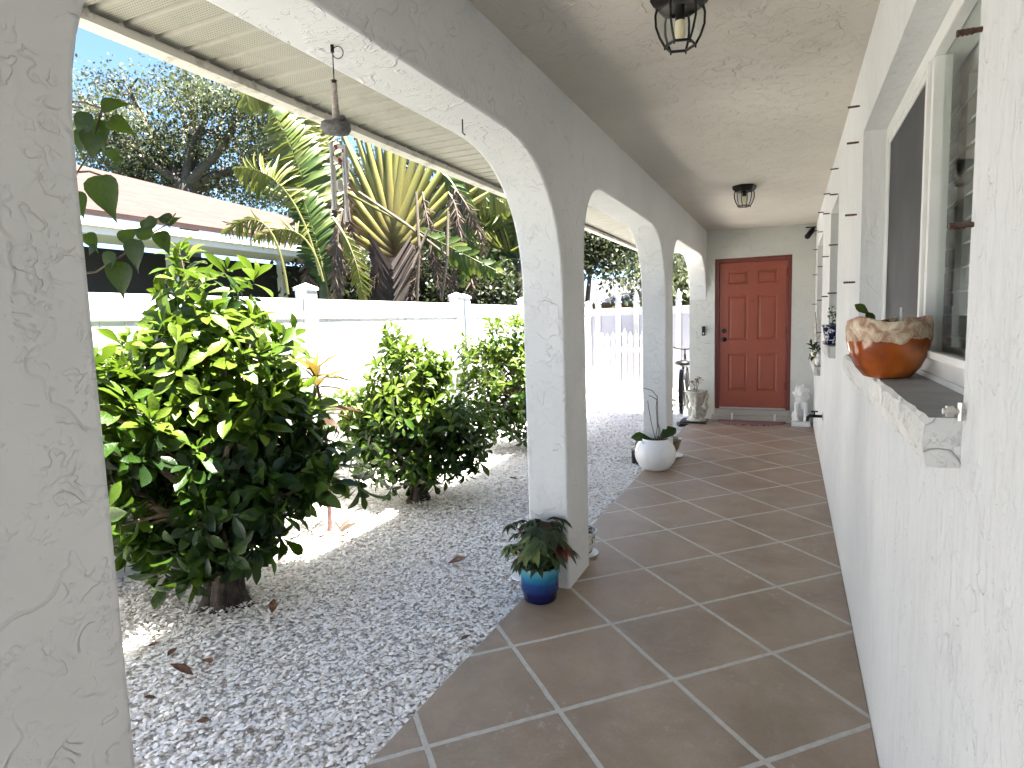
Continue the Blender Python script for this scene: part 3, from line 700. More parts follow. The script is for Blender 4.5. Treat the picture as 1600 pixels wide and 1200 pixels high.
for pts in ([(100, 160), (130, 160), (160, 170), (172, 195)], [(160, 170), (150, 200), (140, 240), (120, 270), (110, 330)], [(110, 430), (150, 425), (190, 400), (225, 372), (262, 350), (275, 333)], [(110, 270), (140, 268), (160, 275)]):
    m.tube([at(x, y, 1.75)-o0 for x, y in pts], [.004, .003, .003, .002, .002, .0015][:len(pts)], 5)
m.build('vine_stem', M['branch'], t)
q = rosettes(np.array([at(268, 338, 1.74)-o0, at(162, 165, 1.74)-o0]), np.array([[.2, 0, 1.], [.3, 0, 1.]]), 5, .02, .035, np.array([.2, .4]), (30, 80))
leaves('young_leaves', q[0], q[1], q[2], q[3], np.clip(q[4], 0, 1), LANCE, M['ti'], t)
# ------------------------------------------------------------------ fronds
def bez(p0, pm, p1, n):
    return [p0*(1-t)**2+pm*2*t*(1-t)+p1*t*t for t in [i/(n-1) for i in range(n)]]
def frond_geo(p0, pm, p1, width, n, droop, tint, facing, gap=.15, lw=1.0, tear=.0, side=(1, -1), taper=True, start=.12):
    """returns leaflets (P, D, N, L, W, T) along a curved midrib"""
    pts = bez(Vector(p0), Vector(pm), Vector(p1), n+1); P = []; D = []; N = []; L = []; W = []; T = []
    total = sum((b-a).length for a, b in zip(pts[:-1], pts[1:])); step = total/n
    for i in range(n):
        t = i/n
        if t < start: continue
        tan = (pts[i+1]-pts[i]).normalized(); sd = tan.cross(Vector(facing)).normalized(); nm = sd.cross(tan)
        env = (math.sin(math.pi*min(1, (t-start)/(1-start)*.93+.07))**.55) if taper else 1
        for s_ in side:
            if random.random() < gap: continue
            d = sd*s_+tan*(.35+.5*t)+Vector((0, 0, -droop*(random.uniform(.6, 1.4))))+Vector(rng.normal(0, .06+tear, 3))
            P.append(pts[i]); D.append(d); N.append(nm+Vector(rng.normal(0, .15+tear, 3))); L.append(width*env*random.uniform(.8, 1.1)*(1-tear*random.random())); W.append(step*lw*3.2); T.append(min(1, max(0, tint+random.gauss(0, .12))))
    return P, D, N, L, W, T
STRIP = leaf_tpl([(0, .22), (.3, .25), (.65, .22), (.9, .12), (1, .01)], .15, .35)
def add_frond(parent, o0, name, p0, pm, p1, width, n, droop, tint, mat, rib=.02, ribmat=None, **kw):
    p0, pm, p1 = Vector(p0)-o0, Vector(pm)-o0, Vector(p1)-o0
    g_ = frond_geo(p0, pm, p1, width, n, droop, tint, kw.pop('facing', -CW), **kw)
    f = leaves(name, g_[0], g_[1], g_[2], g_[3], g_[5], STRIP, mat, parent, W=g_[4])
    m = MB(); pts = bez(p0, pm, p1, 12); m.tube(pts, [rib*(1-.8*i/11) for i in range(12)], 6)
    r = m.build('midrib', ribmat or M['ribyellow'], f, smooth=60)
    return f
M['ribyellow'] = simple('yellow_green_rib', (.12, .12, .035), .5, var=.2, scale=30)
M['ribbrown'] = simple('dry_rib', (.11, .085, .06), .8, var=.35, scale=30)
PD = 10.3
pc = at(619, 470, PD); base = Vector((pc.x, pc.y, -.04))
palm = thing('travelers_palm', 'travelers palm with a fan of yellow green leaf stalks rising behind the white fence', 'palm', tuple(base))
m = MB()
h0 = at(617, 395, PD)-base
m.tube([(0, 0, 0), (.02, 0, 1.0), (0, 0, 1.9), h0+Vector((0, 0, -.15))], [.24, .20, .22, .30], 14); m.build('trunk', M['bark'], palm, smooth=60)
FR = Vector((CR.x, CR.y, 0)).normalized(); FB = Vector((CW.x, CW.y, 0)).normalized()
def petiole(ang, L, w, k, zb):
    """flat tapering stalk whose sheathing base overlaps its neighbours"""
    c = Vector((0, 0, zb)); dr = FR*math.sin(ang)+Vector((0, 0, 1))*math.cos(ang); sd = FR*math.cos(ang)-Vector((0, 0, 1))*math.sin(ang)
    V = []; T = []; n = 9
    off = FB*(-.10+.02*k)
    for i in range(n):
        t = i/(n-1); ww = w*(1.15*(1-t)**1.6+.36); bend = Vector((0, 0, -.25*abs(math.sin(ang))*t*t*L*.35))
        p = c+dr*(L*t)+off*(1-t)+bend+FB*(-.05*math.sin(t*3.1))
        V += [p-sd*ww*.5+FB*.03, p-sd*ww*.2-FB*.02, p+sd*ww*.2-FB*.02, p+sd*ww*.5+FB*.03]
        tt = 0.0 if t < .10 else (.3+.55*min(1, (t-.1)*1.3)+random.uniform(-.05, .05)); T += [tt]*4
    Fc = [(4*i+j, 4*i+j+1, 4*i+j+5, 4*i+j+4) for i in range(n-1) for j in range(3)]
    o = np_mesh('leaf_stalk', np.array([tuple(v) for v in V]), np.array(Fc), M['petiole'], palm, np.array(T), True)
    b = o.modifiers.new('solid', 'SOLIDIFY'); b.thickness = .03
    return c+dr*L
NP = 21
for k in range(NP):
    s_ = (k-(NP-1)/2)/((NP-1)/2); ang = math.radians(60*s_)
    kk = NP-abs(k-(NP-1)/2)*2
    tip = petiole(ang*.92+random.uniform(-.02, .02), 2.6*random.uniform(.95, 1.08), .17, (k % 2)*2, h0.z-.12+.55*(1-abs(s_))**1.2-.10*(1-abs(s_)))
# brown sheath fan under the stalks
V = []; T = []; Fq = []
for k in range(26):
    for sgn in (-1, 1):
        t = k/25; c = Vector((0, 0, 1.45+.95*t)); ang = math.radians(38-6*t)*sgn; dr = FR*math.sin(ang)+Vector((0, 0, math.cos(ang))); sd = FR*math.cos(ang)-Vector((0, 0, 1))*math.sin(ang)
        Ln = .62-.22*t*0+random.uniform(-.05, .1); y_ = FB*(-.24-.003*k+random.uniform(-.01, .01)); b0 = len(V)
        for i in range(4):
            u = i/3; p = c+dr*Ln*u+y_*(1-.5*u); w_ = .040*(1-.6*u); V += [p-sd*w_, p+sd*w_+FB*-.012]; tv = random.uniform(0, .35); T += [tv, tv]
            if i: Fq.append((b0+2*i-2, b0+2*i-1, b0+2*i+1, b0+2*i))
np_mesh('leaf_sheaths', np.array([tuple(v) for v in V]), np.array(Fq), leaf_mat('sheath', [(0, (.03, .02, .016)), (1, (.17, .125, .10))], .6, .05, (.1, .08, .05)), palm, np.array(T))
# blades: high ones partly hidden by the eave, side ones arching over
def pf(x0, y0, x1, y1, x2, y2, width, droop, tint, d=PD, mat='frond', name='frond', **kw):
    rm = M['ribbrown'] if mat == 'deadfrond' else M['ribyellow']
    return add_frond(palm, base, name, at(x0, y0, d), at(x1, y1, d-.2), at(x2, y2, d-.1), width, kw.pop('n', 46), droop, tint, M[mat], ribmat=rm, **kw)
pf(640, 330, 690, 215, 800, 330, .55, .7, .85, 10.2, gap=.05, start=.35)
pf(640, 300, 740, 160, 850, 300, .6, .8, .4, 10.6, gap=.05, start=.4)
pf(690, 270, 740, 300, 725, 450, .30, .25, .45, 9.9, gap=.05, start=.1, n=60)
pf(560, 250, 430, 30, 380, 170, .55, .9, .75, 10.6, gap=.1, start=.35)
pf(600, 200, 560, -60, 470, 60, .7, .5, .5, 10.8, gap=.05, start=.3); pf(620, 200, 630, -80, 690, 20, .7, .5, .5, 10.9, gap=.05, start=.3); pf(640, 200, 720, -40, 830, 90, .7, .5, .5, 10.9, gap=.05, start=.3)
pf(540, 300, 610, 340, 790, 430, .30, .35, .5, 9.7, gap=.25, start=.55, rib=.028)
# dead skirt
for (x0, y0, x2, y2, w_, tn) in [(520, 230, 530, 440, .28, .35), (535, 250, 560, 460, .30, .6), (525, 340, 525, 480, .25, .5),
                          (660, 300, 690, 470, .28, .4), (700, 300, 715, 420, .3, .7), (705, 290, 760, 400, .28, .55), (650, 370, 640, 480, .2, .4), (720, 400, 700, 480, .2, .5), (540, 400, 520, 490, .24, .7), (600, 420, 560, 480, .2, .3), (670, 400, 720, 480, .25, .3), (730, 330, 735, 470, .3, .45)]:
    pf(x0, y0, (x0+x2)/2+random.uniform(-20, 20), (y0+y2)/2-30, x2, y2, w_, 1.2, tn, PD-.5+random.uniform(-.3, .6), 'deadfrond', 'dead_frond', gap=.25, tear=.42, start=.05, n=80, lw=.75, rib=.016)
for (x0, y0, x2, y2) in [(560, 300, 700, 400), (668, 360, 612, 478), (650, 300, 652, 470), (545, 250, 520, 470), (700, 330, 690, 470)]:
    m = MB(); m.tube([at(x0, y0, PD-.9)-base, at((x0+x2)/2+4, (y0+y2)/2, PD-.92)-base, at(x2, y2, PD-.8)-base], [.022, .024, .018], 7); m.build('dry_stalk', M['ribbrown'], palm)
# banana clump to the left of the fan
bb = Vector(at(500, 470, 9.2)); bb.z = -.04
ban = thing('banana_plant', 'banana plant with broad split green leaves left of the travelers palm', 'plant', tuple(bb))
m = MB()
for dx, r_ in ((0, .09), (.25, .07), (-.2, .06)): m.tube([Vector((dx, 0, 0)), Vector((dx*1.1, 0, 1.2)), Vector((dx*1.3, .1, 2.3))], [r_, r_*.9, r_*.5], 10)
m.build('pseudostem', simple('pale_green_stem', (.09, .10, .035), .5, var=.3, scale=12), ban)
def bf(x0, y0, x1, y1, x2, y2, width, droop, tint, d=9.2, mat='frond', **kw):
    return add_frond(ban, bb, kw.pop('name', 'banana_leaf'), at(x0, y0, d), at(x1, y1, d-.15), at(x2, y2, d), width, kw.pop('n', 60), droop, tint, M[mat], lw=kw.pop('lw', 1.5), ribmat=M['ribbrown'] if mat == 'deadfrond' else None, **kw)
bf(505, 460, 500, 300, 425, 170, .52, .35, .62, 9.3, gap=.02, start=.25, side=(1,)); bf(505, 460, 500, 300, 425, 170, .50, .6, .75, 9.3, gap=.08, start=.35, side=(-1,))
bf(505, 460, 516, 300, 488, 130, .36, .15, .85, 9.9, gap=.02, start=.2)
bf(515, 470, 500, 380, 470, 300, .42, .1, .45, 9.1, gap=.0, start=.15)
bf(500, 430, 460, 250, 365, 262, .42, .9, .85, 9.0, gap=.2, start=.4, lw=.7); bf(450, 460, 430, 290, 350, 365, .33, 1.0, .95, 8.6, gap=.25, start=.5, lw=.6)
bf(505, 440, 480, 320, 395, 375, .3, 1.0, .95, 8.8, gap=.2, start=.4, lw=.6); bf(495, 330, 470, 200, 430, 150, .5, .8, .9, 9.5, gap=.2, start=.2, lw=.8)
bf(520, 340, 560, 390, 568, 470, .24, .5, 1.0, 8.9, gap=.2, start=.2, lw=.7); bf(535, 330, 520, 390, 530, 480, .25, 1.1, .5, 9.0, 'deadfrond', name='dead_leaf', gap=.2, tear=.3)
bf(505, 350, 480, 400, 478, 470, .25, 1.1, .35, 9.2, 'deadfrond', name='dead_leaf', gap=.2, tear=.3); bf(525, 300, 510, 350, 505, 440, .3, 1.1, .4, 9.3, 'deadfrond', name='dead_leaf', gap=.2, tear=.3)
# palm-like fronds right of the fan
c2 = Vector(at(812, 470, 13.0)); c2.z = -.04
tp = thing('arching_palm', 'dark green arching palm behind the fence, right of the travelers palm', 'palm', tuple(c2))
m = MB(); m.tube([(0, 0, 0), (.05, 0, 1.5), (0, .1, 2.7)], [.14, .12, .12], 10); m.build('trunk', M['greybark'], tp)
for (x0, y0, x1, y1, x2, y2, tn, dr) in [(815, 400, 800, 320, 745, 320, .7, .9), (815, 400, 780, 360, 740, 420, .25, .7), (815, 405, 780, 380, 745, 380, .9, .8), (815, 400, 840, 330, 880, 330, .4, .8), (815, 410, 790, 390, 760, 440, .2, .6), (815, 400, 860, 380, 900, 420, .3, .8), (815, 400, 810, 330, 820, 300, .4, .6), (815, 405, 790, 440, 750, 470, .35, .5), (815, 395, 760, 300, 720, 330, .3, .8)]:
    add_frond(tp, c2, 'frond', at(x0, y0, 13), at(x1, y1, 12.8), at(x2, y2, 12.6), .55, 44, dr, tn, M['frond'], gap=.05, lw=.9, start=.1)
# ------------------------------------------------------------------ trees
def tree(label, name, base, crowns, nclump, per, size, tints, trunk=.25, mat='leafO', bark='greybark', group=None, drop=0):
    base = Vector(base); t = thing(name, label, 'tree', tuple(base), group=group); b = np.array(base)
    lob = [(np.array(c)-b, r) for c, r in crowns]
    C, d, rr = lobes_sample(lob, nclump, .25)
    csz = size*rng.uniform(2.2, 4.4, nclump)
    P = np.repeat(C, per, 0)+rng.normal(0, 1, (nclump*per, 3))*np.repeat(csz, per)[:, None]*[1, 1, .6]
    D = rng.normal(0, 1, P.shape)+[0, 0, -.3-drop]; N = rng.normal(0, .7, P.shape)+[0, 0, 1]
    tn = np.clip(np.repeat(rng.uniform(tints[0], tints[1], nclump), per)+rng.normal(0, .12, len(P)), 0, 1)
    leaves('crown', P, D, N, rng.uniform(.7, 1.3, len(P))*size, tn, CARD, M[mat], t, smooth=False)
    m = MB(); cen = Vector(np.mean([c for c, _ in lob], 0)); zt = min(c[2]-r[2]*.3 for c, r in lob)
    top = Vector((cen.x*.5, cen.y*.5, max(.6, zt)))
    m.tube([(0, 0, -.05), top*.5+Vector((.1, 0, 0)), top], [trunk*1.2, trunk, trunk*.8], 10)
    m.build('trunk', M[bark], t, smooth=60)
    m = MB()
    for c, r in lob:
        c = Vector(c)
        m.tube([top, top.lerp(c, .5)+Vector(rng.normal(0, .2, 3)), c, c+Vector((r[0]*.5*random.uniform(-1, 1), 0, r[2]*.6))], [trunk*.55, trunk*.4, trunk*.22, trunk*.08], 7)
        for _ in range(10):
            e = c+Vector(unit(rng.normal(0, 1, 3))*np.array(r)*.85); s_ = top.lerp(c, random.uniform(.4, 1))
            m.tube([s_, s_.lerp(e, .5)+Vector(rng.normal(0, .15, 3)), e], [trunk*.16, trunk*.09, trunk*.03], 5)
    m.build('branches', M[bark], t, smooth=60)
    return t
def crowns(lst, d):
    out = []
    for (x, y, rx, ry, dd) in lst:
        dep = d+dd; out.append((tuple(at(x, y, dep)), (rx/F*dep, rx/F*dep*1.1, ry/F*dep)))
    return out
def gbase(x, d): p = at(x, 480, d); return (p.x, p.y, -.08)
tree('sprawling live oak with sky showing through, behind the pink shingle roof', 'oak_tree', gbase(300, 24),
     crowns([(175, 215, 75, 45, 0), (250, 240, 90, 55, 1), (320, 190, 80, 60, 0), (390, 160, 80, 50, -1), (300, 130, 60, 30, 1), (420, 250, 90, 70, 1), (200, 140, 60, 22, 2), (340, 290, 90, 40, 2), (180, 270, 90, 40, 1), (470, 200, 60, 80, 3), (130, 160, 45, 30, 3)], 24), 560, 62, .125, (.15, 1.0), .38)
tree('dense dark green tree standing behind the palms', 'broadleaf_tree', gbase(640, 19), crowns([(560, 330, 90, 90, 0), (680, 300, 90, 80, 0), (770, 330, 70, 60, 1), (720, 420, 110, 60, 0), (600, 430, 110, 60, 0), (500, 330, 70, 80, 1)], 19), 520, 40, .15, (0.0, .35), .3)
tree('low dark thicket filling the gap right behind the travelers palm', 'evergreen_shrub', gbase(650, 12.6), crowns([(560, 440, 55, 40, 0), (650, 440, 60, 45, 0), (740, 450, 60, 40, 0), (690, 400, 40, 30, .4), (520, 450, 40, 30, 0)], 12.6), 300, 40, .10, (0.0, .25), .08)
tree('airy tree with sky behind it at the right of the palms', 'broadleaf_tree', gbase(800, 26), crowns([(760, 340, 60, 50, 0), (800, 380, 60, 50, 0), (850, 350, 50, 50, 0), (780, 425, 50, 25, 0)], 26), 150, 40, .17, (.1, .7), .25)
tree('dark leafy tree hanging over the grey roofs beyond the gate', 'broadleaf_tree', gbase(900, 24), crowns([(930, 372, 40, 26, 0), (950, 392, 30, 24, 0), (975, 372, 26, 20, 0), (905, 385, 36, 30, 0), (962, 418, 12, 16, -1)], 24), 190, 42, .15, (.05, .7), .10)
tree('slim distant tree at the edge of the second arch', 'broadleaf_tree', gbase(1030, 34), crowns([(1010, 410, 28, 34, 0), (1050, 400, 30, 30, 0), (990, 395, 12, 30, 0)], 34), 130, 36, .17, (.2, .9), .25)
tree('bushy mango like tree with drooping leaves, seen through the third arch', 'broadleaf_tree', gbase(1065, 14.5), crowns([(1062, 440, 28, 26, 0), (1068, 480, 28, 30, 0), (1060, 510, 18, 18, 0), (1090, 450, 30, 40, 0)], 14.5), 170, 34, .13, (.35, 1.0), .15, drop=1.2)
# low yellow green plant under it
t = thing('croton_plant', 'low yellow green plant seen under the tree through the third arch', 'plant', gbase(1066, 13.5))
q = rosettes(np.array([(rng.uniform(-.5, .5), rng.uniform(-.2, .2), rng.uniform(.5, 1.35)) for _ in range(60)]), rng.normal(0, .3, (60, 3))+[0, 0, 1], 7, .14, .26, rng.uniform(.7, 1, 60), (20, 80))
leaves('foliage', q[0], q[1], q[2], q[3], np.clip(q[4], 0, 1), LANCE, M['leafA'], t)
m = MB(); [m.tube([(x, 0, 0), (x*1.5, 0, .6)], .012, 5) for x in (-.2, -.1, .05, .2)]; m.build('stems', M['branch'], t)
# ------------------------------------------------------------------ neighbouring houses
def shingle_mat(name, a, b):
    s = NT(name); p = s.pos((1, 1, 1)); br = s.n('ShaderNodeTexBrick'); mp = s.pos((1, 1, 1))
    g_ = s.n('ShaderNodeNewGeometry'); sp = s.n('ShaderNodeSeparateXYZ'); s.l(g_, 'Position', sp, 0)
    cv = s.n('ShaderNodeCombineXYZ'); s.l(sp, 1, cv, 0); s.l(sp, 2, cv, 1); s.l(cv, 0, br, 'Vector')
    br.inputs['Scale'].default_value = 1; br.inputs['Brick Width'].default_value = .32; br.inputs['Row Height'].default_value = .055; br.inputs['Mortar Size'].default_value = .004
    br.inputs['Color1'].default_value = (*a, 1); br.inputs['Color2'].default_value = (*b, 1); br.inputs['Mortar'].default_value = (a[0]*.6, a[1]*.6, a[2]*.6, 1)
    n = s.noise(p, 3, 4); s.col(s.mix(.3, br, s.ramp(n, [(.3, .5), (.7, 1.0)]), 'MULTIPLY')).rough(.9); return s.m
M['pink_shingle'] = shingle_mat('pink_brown_shingle', (.048, .026, .020), (.064, .037, .029))
EX, EZ, sl_ = -8.4, 3.0, math.tan(math.radians(19))
nh = thing('neighbor_house', 'low neighbouring house with pink brown shingle roof and white fascia', 'house', (EX-1, 8, -.08))
ob = Vector((EX-1, 8, -.08))
def roofpt(x, y):
    d = (x-800)/F*CR-(y-600)/F*CU+CW; n_ = Vector((sl_, 0, 1)); p0 = Vector((EX, 0, EZ)); t_ = (p0-EYE).dot(n_)/d.dot(n_); return EYE+d*t_
r0, r1 = roofpt(200, 282), roofpt(450, 343)
# hip line carried on down to the eave
dirr = r1-r0; tt = (EX-r0.x)/dirr.x if abs(dirr.x) > 1e-3 else 2
hipend = r0+dirr*tt
NE = max(18.0, min(hipend.y, 30)) if dirr.x > 0 else 20.0
ridge = r0-(r1-r0)*.9
V = [Vector((EX, -6, EZ)), Vector((EX, NE, EZ)), r1, r0, ridge, Vector((ridge.x, -6, ridge.z))]
if dirr.x > 0: V[1] = Vector((EX, hipend.y, EZ))
m = MB(); m.add([v-ob for v in V], [(0, 1, 2, 3, 4, 5)]); m.build('roof', M['pink_shingle'], nh, solid=-.08)
yE = V[1].y
m = MB(); m.box(EX-.02, EX+.06, -6, yE+.05, EZ-.24, EZ-.085); m.box(EX+.06, EX+.15, -6, yE+.05, EZ-.15, EZ-.05); 
for k in range(len(m.v)): m.v[k] = tuple(Vector(m.v[k])-ob)
m.build('gutter_fascia', M['vinyl'], nh)
m = MB(); m.box(EX-.8, EX-.021, -6, yE, EZ-.235, EZ-.21)
for k in range(len(m.v)): m.v[k] = tuple(Vector(m.v[k])-ob)
m.build('soffit_panel', M['vinyl'], nh)
m = MB(); m.box(EX-1.4, EX-.8, -6, 3.4, 0, EZ-.2); m.box(EX-4.5, EX-4.3, -6, yE, 0, EZ-.2); m.box(EX-4.3, EX-.8, yE-.4, yE-.2, 0, EZ-.2)
for k in range(len(m.v)): m.v[k] = tuple(Vector(m.v[k])-ob)
m.build('wall', simple('beige_house_wall', (.12, .105, .085), .9), nh)
for yy in (4.6, 7.0, 9.4, 11.8):
    m = MB(); m.box(EX-.95, EX-.82, yy, yy+.12, 0, EZ-.2)
    for k in range(len(m.v)): m.v[k] = tuple(Vector(m.v[k])-ob)
    m.build('porch_post', M['white_paint'], nh)
m = MB(); m.box(EX-4.29, EX-4.25, 3.5, yE-.5, 0, EZ-.25); m.box(EX-1.3, EX-1.2, 3.5, yE-.5, 0, EZ-.25)  # near-black sheets painted in for the shade inside the porch openings
for k in range(len(m.v)): m.v[k] = tuple(Vector(m.v[k])-ob)
m.build('dark_opening', M['dark'], nh)
def gable_house(name, label, corner, w, d, h, rh, wall, roof, rot=0):
    t = thing(name, label, 'house', corner, rot)
    m = MB(); m.box(0, w, 0, d, 0, h); m.build('wall', wall, t)
    ov = .5; m = MB()
    m.add([(-ov, -ov, h), (w+ov, -ov, h), (w+ov, d+ov, h), (-ov, d+ov, h), (w*.28, d/2, h+rh), (w*.72, d/2, h+rh), (-ov, -ov, h-.14), (w+ov, -ov, h-.14), (w+ov, d+ov, h-.14), (-ov, d+ov, h-.14)],
          [(0,1,5,4),(1,2,5),(2,3,4,5),(3,0,4),(6,7,1,0),(7,8,2,1),(8,9,3,2),(9,6,0,3),(9,8,7,6)])
    m.build('roof', roof, t)
    for xx in (w*.15, w*.55):
        m = MB(); m.box(xx, xx+.9, -.02, -.001, .9, 2.0); f = m.build('window', M['vinyl'], t)
        m = MB(); m.box(xx+.06, xx+.84, -.03, -.0205, .96, 1.94); m.build('window_pane', M['dark'], f)
    return t
p = at(752, 470, 21); M['greyroof'] = simple('pale_grey_shingle', (.09, .09, .095), .85, var=.12, scale=5); M['tan'] = simple('tan_wall', (.07, .05, .035), .9); M['roseroof'] = simple('pale_rose_roof', (.13, .10, .09), .85, var=.1, scale=6)
gable_house('distant_house', 'small brown walled house with pale rose roof just right of the palms', (p.x, p.y, -.08), 2.6, 5, 2.55, .75, M['tan'], M['roseroof'], .25)
p = at(850, 470, 36)
gable_house('distant_house', 'pale grey roofed house beyond the picket gate', (p.x, p.y, -.08), 11, 9, 2.45, 1.7, simple('orange_wall', (.12, .06, .02), .9), simple('light_grey_shingle', (.058, .058, .063), .85, var=.15, scale=4), .15)
# ------------------------------------------------------------------ lanterns under the ceiling
def lantern(label, y, x=-.39):
    zc = 2.583-.0; t = thing('ceiling_lantern', label, 'lamp', (x, y, zc), .2, 'black lanterns under the porch ceiling')
    t.scale = (.86, .86, .86); n = 6; A = [k*math.pi/3+.1 for k in range(n)]
    prof = [(.092, -.045), (.100, -.075), (.098, -.12), (.082, -.165), (.062, -.200)]
    m = MB(); m.lathe([(.001, .012), (.118, .012), (.122, -.018), (.108, -.040), (.094, -.045), (.001, -.045)], n=6, wob=lambda r, z, a, j: (r, z))
    cp = m.build('cap', M['black_metal'], t); cp.rotation_euler = (0, 0, .1)
    m = MB()
    for a in A: m.tube([(r*math.cos(a), r*math.sin(a), z) for r, z in prof], .0052, 6)
    for r, z in (prof[-1], (.094, -.048)):
        for i in range(n): m.tube([(r*math.cos(A[i]), r*math.sin(A[i]), z), (r*math.cos(A[(i+1) % n]), r*math.sin(A[(i+1) % n]), z)], .0058, 6)
    for a in A: m.tube([(.062*math.cos(a), .062*math.sin(a), -.200), (.063*math.cos(a), .063*math.sin(a), -.212)], .004, 6)
    m.build('cage', M['black_metal'], t)
    m = MB()
    for i in range(n):
        for (r, z), (r2, z2) in zip(prof[:-1], prof[1:]):
            r, r2 = r*.985, r2*.985
            m.add([(r*math.cos(A[i]), r*math.sin(A[i]), z), (r*math.cos(A[(i+1) % n]), r*math.sin(A[(i+1) % n]), z), (r2*math.cos(A[(i+1) % n]), r2*math.sin(A[(i+1) % n]), z2), (r2*math.cos(A[i]), r2*math.sin(A[i]), z2)], [(0, 1, 2, 3)])
    m.build('glass_shade', M['glass'], t)
    m = MB(); m.tube([(0, 0, -.046), (0, 0, -.10)], .020, 14); m.build('socket', M['black_metal'], t, smooth=40)
    m = MB(); m.lathe([(.012, -.100), (.020, -.104), (.0215, -.150), (.019, -.168), (.010, -.180), (.001, -.183)], n=18); m.build('bulb', M['bulb'], t, smooth=60)
M['bulb'] = simple('unlit_warm_bulb', (.80, .72, .50), .35, var=.02)
lantern('nearer black lantern, large at the top edge of the photo', 2.36, -.375); lantern('farther small black lantern, halfway to the red door', 5.98, -.395)
# ------------------------------------------------------------------ wind chime
c0 = Vector((-1.19, 1.46, 2.24)); wc = thing('wind_chime', 'lighthouse wind chime with life ring and metal tubes hanging under the first arch', 'wind chime', tuple(c0)); wc.scale = (.84, .84, .93)
m = MB(); m.tube([(0, 0, .0), (0, 0, -.022)], .006, 8)
pts = [Vector((.0, 0, -.022))+Vector((.018*math.cos(a)*FR.x, .018*math.cos(a)*FR.y, .018*math.sin(a))) + FR*.018 for a in [k*math.pi/8 for k in range(17)]]
m.tube(pts, .0016, 6); m.tube([(0, 0, -.02), (-.001, 0, -.10)], .0012, 5); m.tube([(.002, 0, -.02), (.001, 0, -.10)], .0012, 5); m.build('hook_and_cord', M['black_metal'], wc)
m = MB(); m.lathe([(.001, -.098), (.005, -.100), (.008, -.103), (.008, -.112), (.0105, -.113), (.0105, -.117), (.009, -.118), (.0105, -.165), (.0145, -.225), (.001, -.225)], n=16); m.build('lighthouse', simple('weathered_resin', (.36, .31, .27), .7, var=.4, scale=120), wc, smooth=40)
m = MB(); m.lathe([(.0115, -.103), (.0085, -.1035), (.0085, -.113), (.0115, -.1135)], n=14); m.build('lantern_room', M['black_metal'], wc)
m = MB(); m.lathe([(.001, -.222), (.036, -.226), (.048, -.233), (.051, -.245), (.040, -.258), (.001, -.262)], n=20, wob=lambda r, z, a, j: (r*(1+.07*math.sin(3*a+j)), z+.004*math.sin(5*a)*(j < 3)))
m.ell((.028, .0, -.217), (.012, .010, .009)); m.ell((-.02, .012, -.219), (.016, .012, .009)); m.build('rock_base', simple('dark_resin_rock', (.12, .115, .11), .8, var=.5, scale=90, bump=.004), wc, smooth=50)
for i, (a, zt, L_) in enumerate(((.2, -.295, .115), (1.6, -.30, .22), (2.9, -.35, .13), (4.4, -.29, .2))):
    x, y = .026*math.cos(a), .026*math.sin(a)
    m = MB(); m.tube([(x, y, zt), (x*1.15, y*1.15, zt-L_)], .0058, 10); f = m.build('chime_tube', M['metal'], wc, smooth=40)
    m = MB(); m.tube([(x, y, -.262), (x, y, zt)], .0008, 4); m.build('string', M['black_metal'], f)
m = MB(); R_ = .021; n = 24; ring_m = [simple('ring_white', (.75, .72, .66), .6), simple('ring_red', (.28, .03, .035), .6)]
for i in range(n):
    a, b = i*2*math.pi/n, (i+1)*2*math.pi/n; m.cur = 1 if (i % 6) in (0, 1) else 0
    m.tube([FR*(R_*math.cos(a))+Vector((0, 0, -.318+R_*math.sin(a))), FR*(R_*math.cos(b))+Vector((0, 0, -.318+R_*math.sin(b)))], .0075, 8, False)
m.build('life_ring', ring_m, wc, smooth=60)
m = MB(); m.tube([(0, 0, -.262), (0, 0, -.43)], .0008, 4); m.lathe([(.001, -.395), (.010, -.40), (.012, -.43), (.001, -.435)], n=12); m.build('clapper', simple('pale_clapper', (.6, .57, .5), .6), wc)
m = MB(); m.tube([(-1.18, 2.2, 2.24), (-1.18, 2.2, 2.19), (-1.175, 2.21, 2.182)], .0025, 6); tag(m.build('ceiling_hook', M['black_metal']), 'empty thin black hook under the arch to the right of the wind chime', 'hook')
# ------------------------------------------------------------------ pots and plants on the floor
def potted(name, label, loc, prof, mat, soil=None, inner=None, smooth=50, n=40, pot='pot'):
    t = thing(name, label, 'potted plant', loc)
    m = MB(); m.lathe(prof, n=n); m.disc(prof[0][0], prof[0][1]+.0005, n=n); p = m.build(pot, mat, t, smooth=smooth)
    if soil: m = MB(); m.disc(soil[0], soil[1], n=n); m.ell((0, 0, soil[1]-.005), (soil[0]*.9, soil[0]*.9, .012)); m.build('soil', M['soil'], t)
    return t
def zgrad(name, stops, z0, z1, rough=.15):
    s = NT(name); tc = s.n('ShaderNodeTexCoord'); sp = s.n('ShaderNodeSeparateXYZ'); s.l(tc, 'Object', sp, 0)
    nz = s.noise(tc if False else s.pos((1,1,1), True), 30, 3); mr = s.n('ShaderNodeMapRange'); z = s.math('MULTIPLY_ADD', s.math('SUBTRACT', nz, .5), (z1-z0)*.10, c=sp.outputs[2])
    s.l(z, 0, mr, 0); mr.inputs[1].default_value = z0; mr.inputs[2].default_value = z1
    s.col(s.ramp(mr, stops)).rough(rough); return s.m
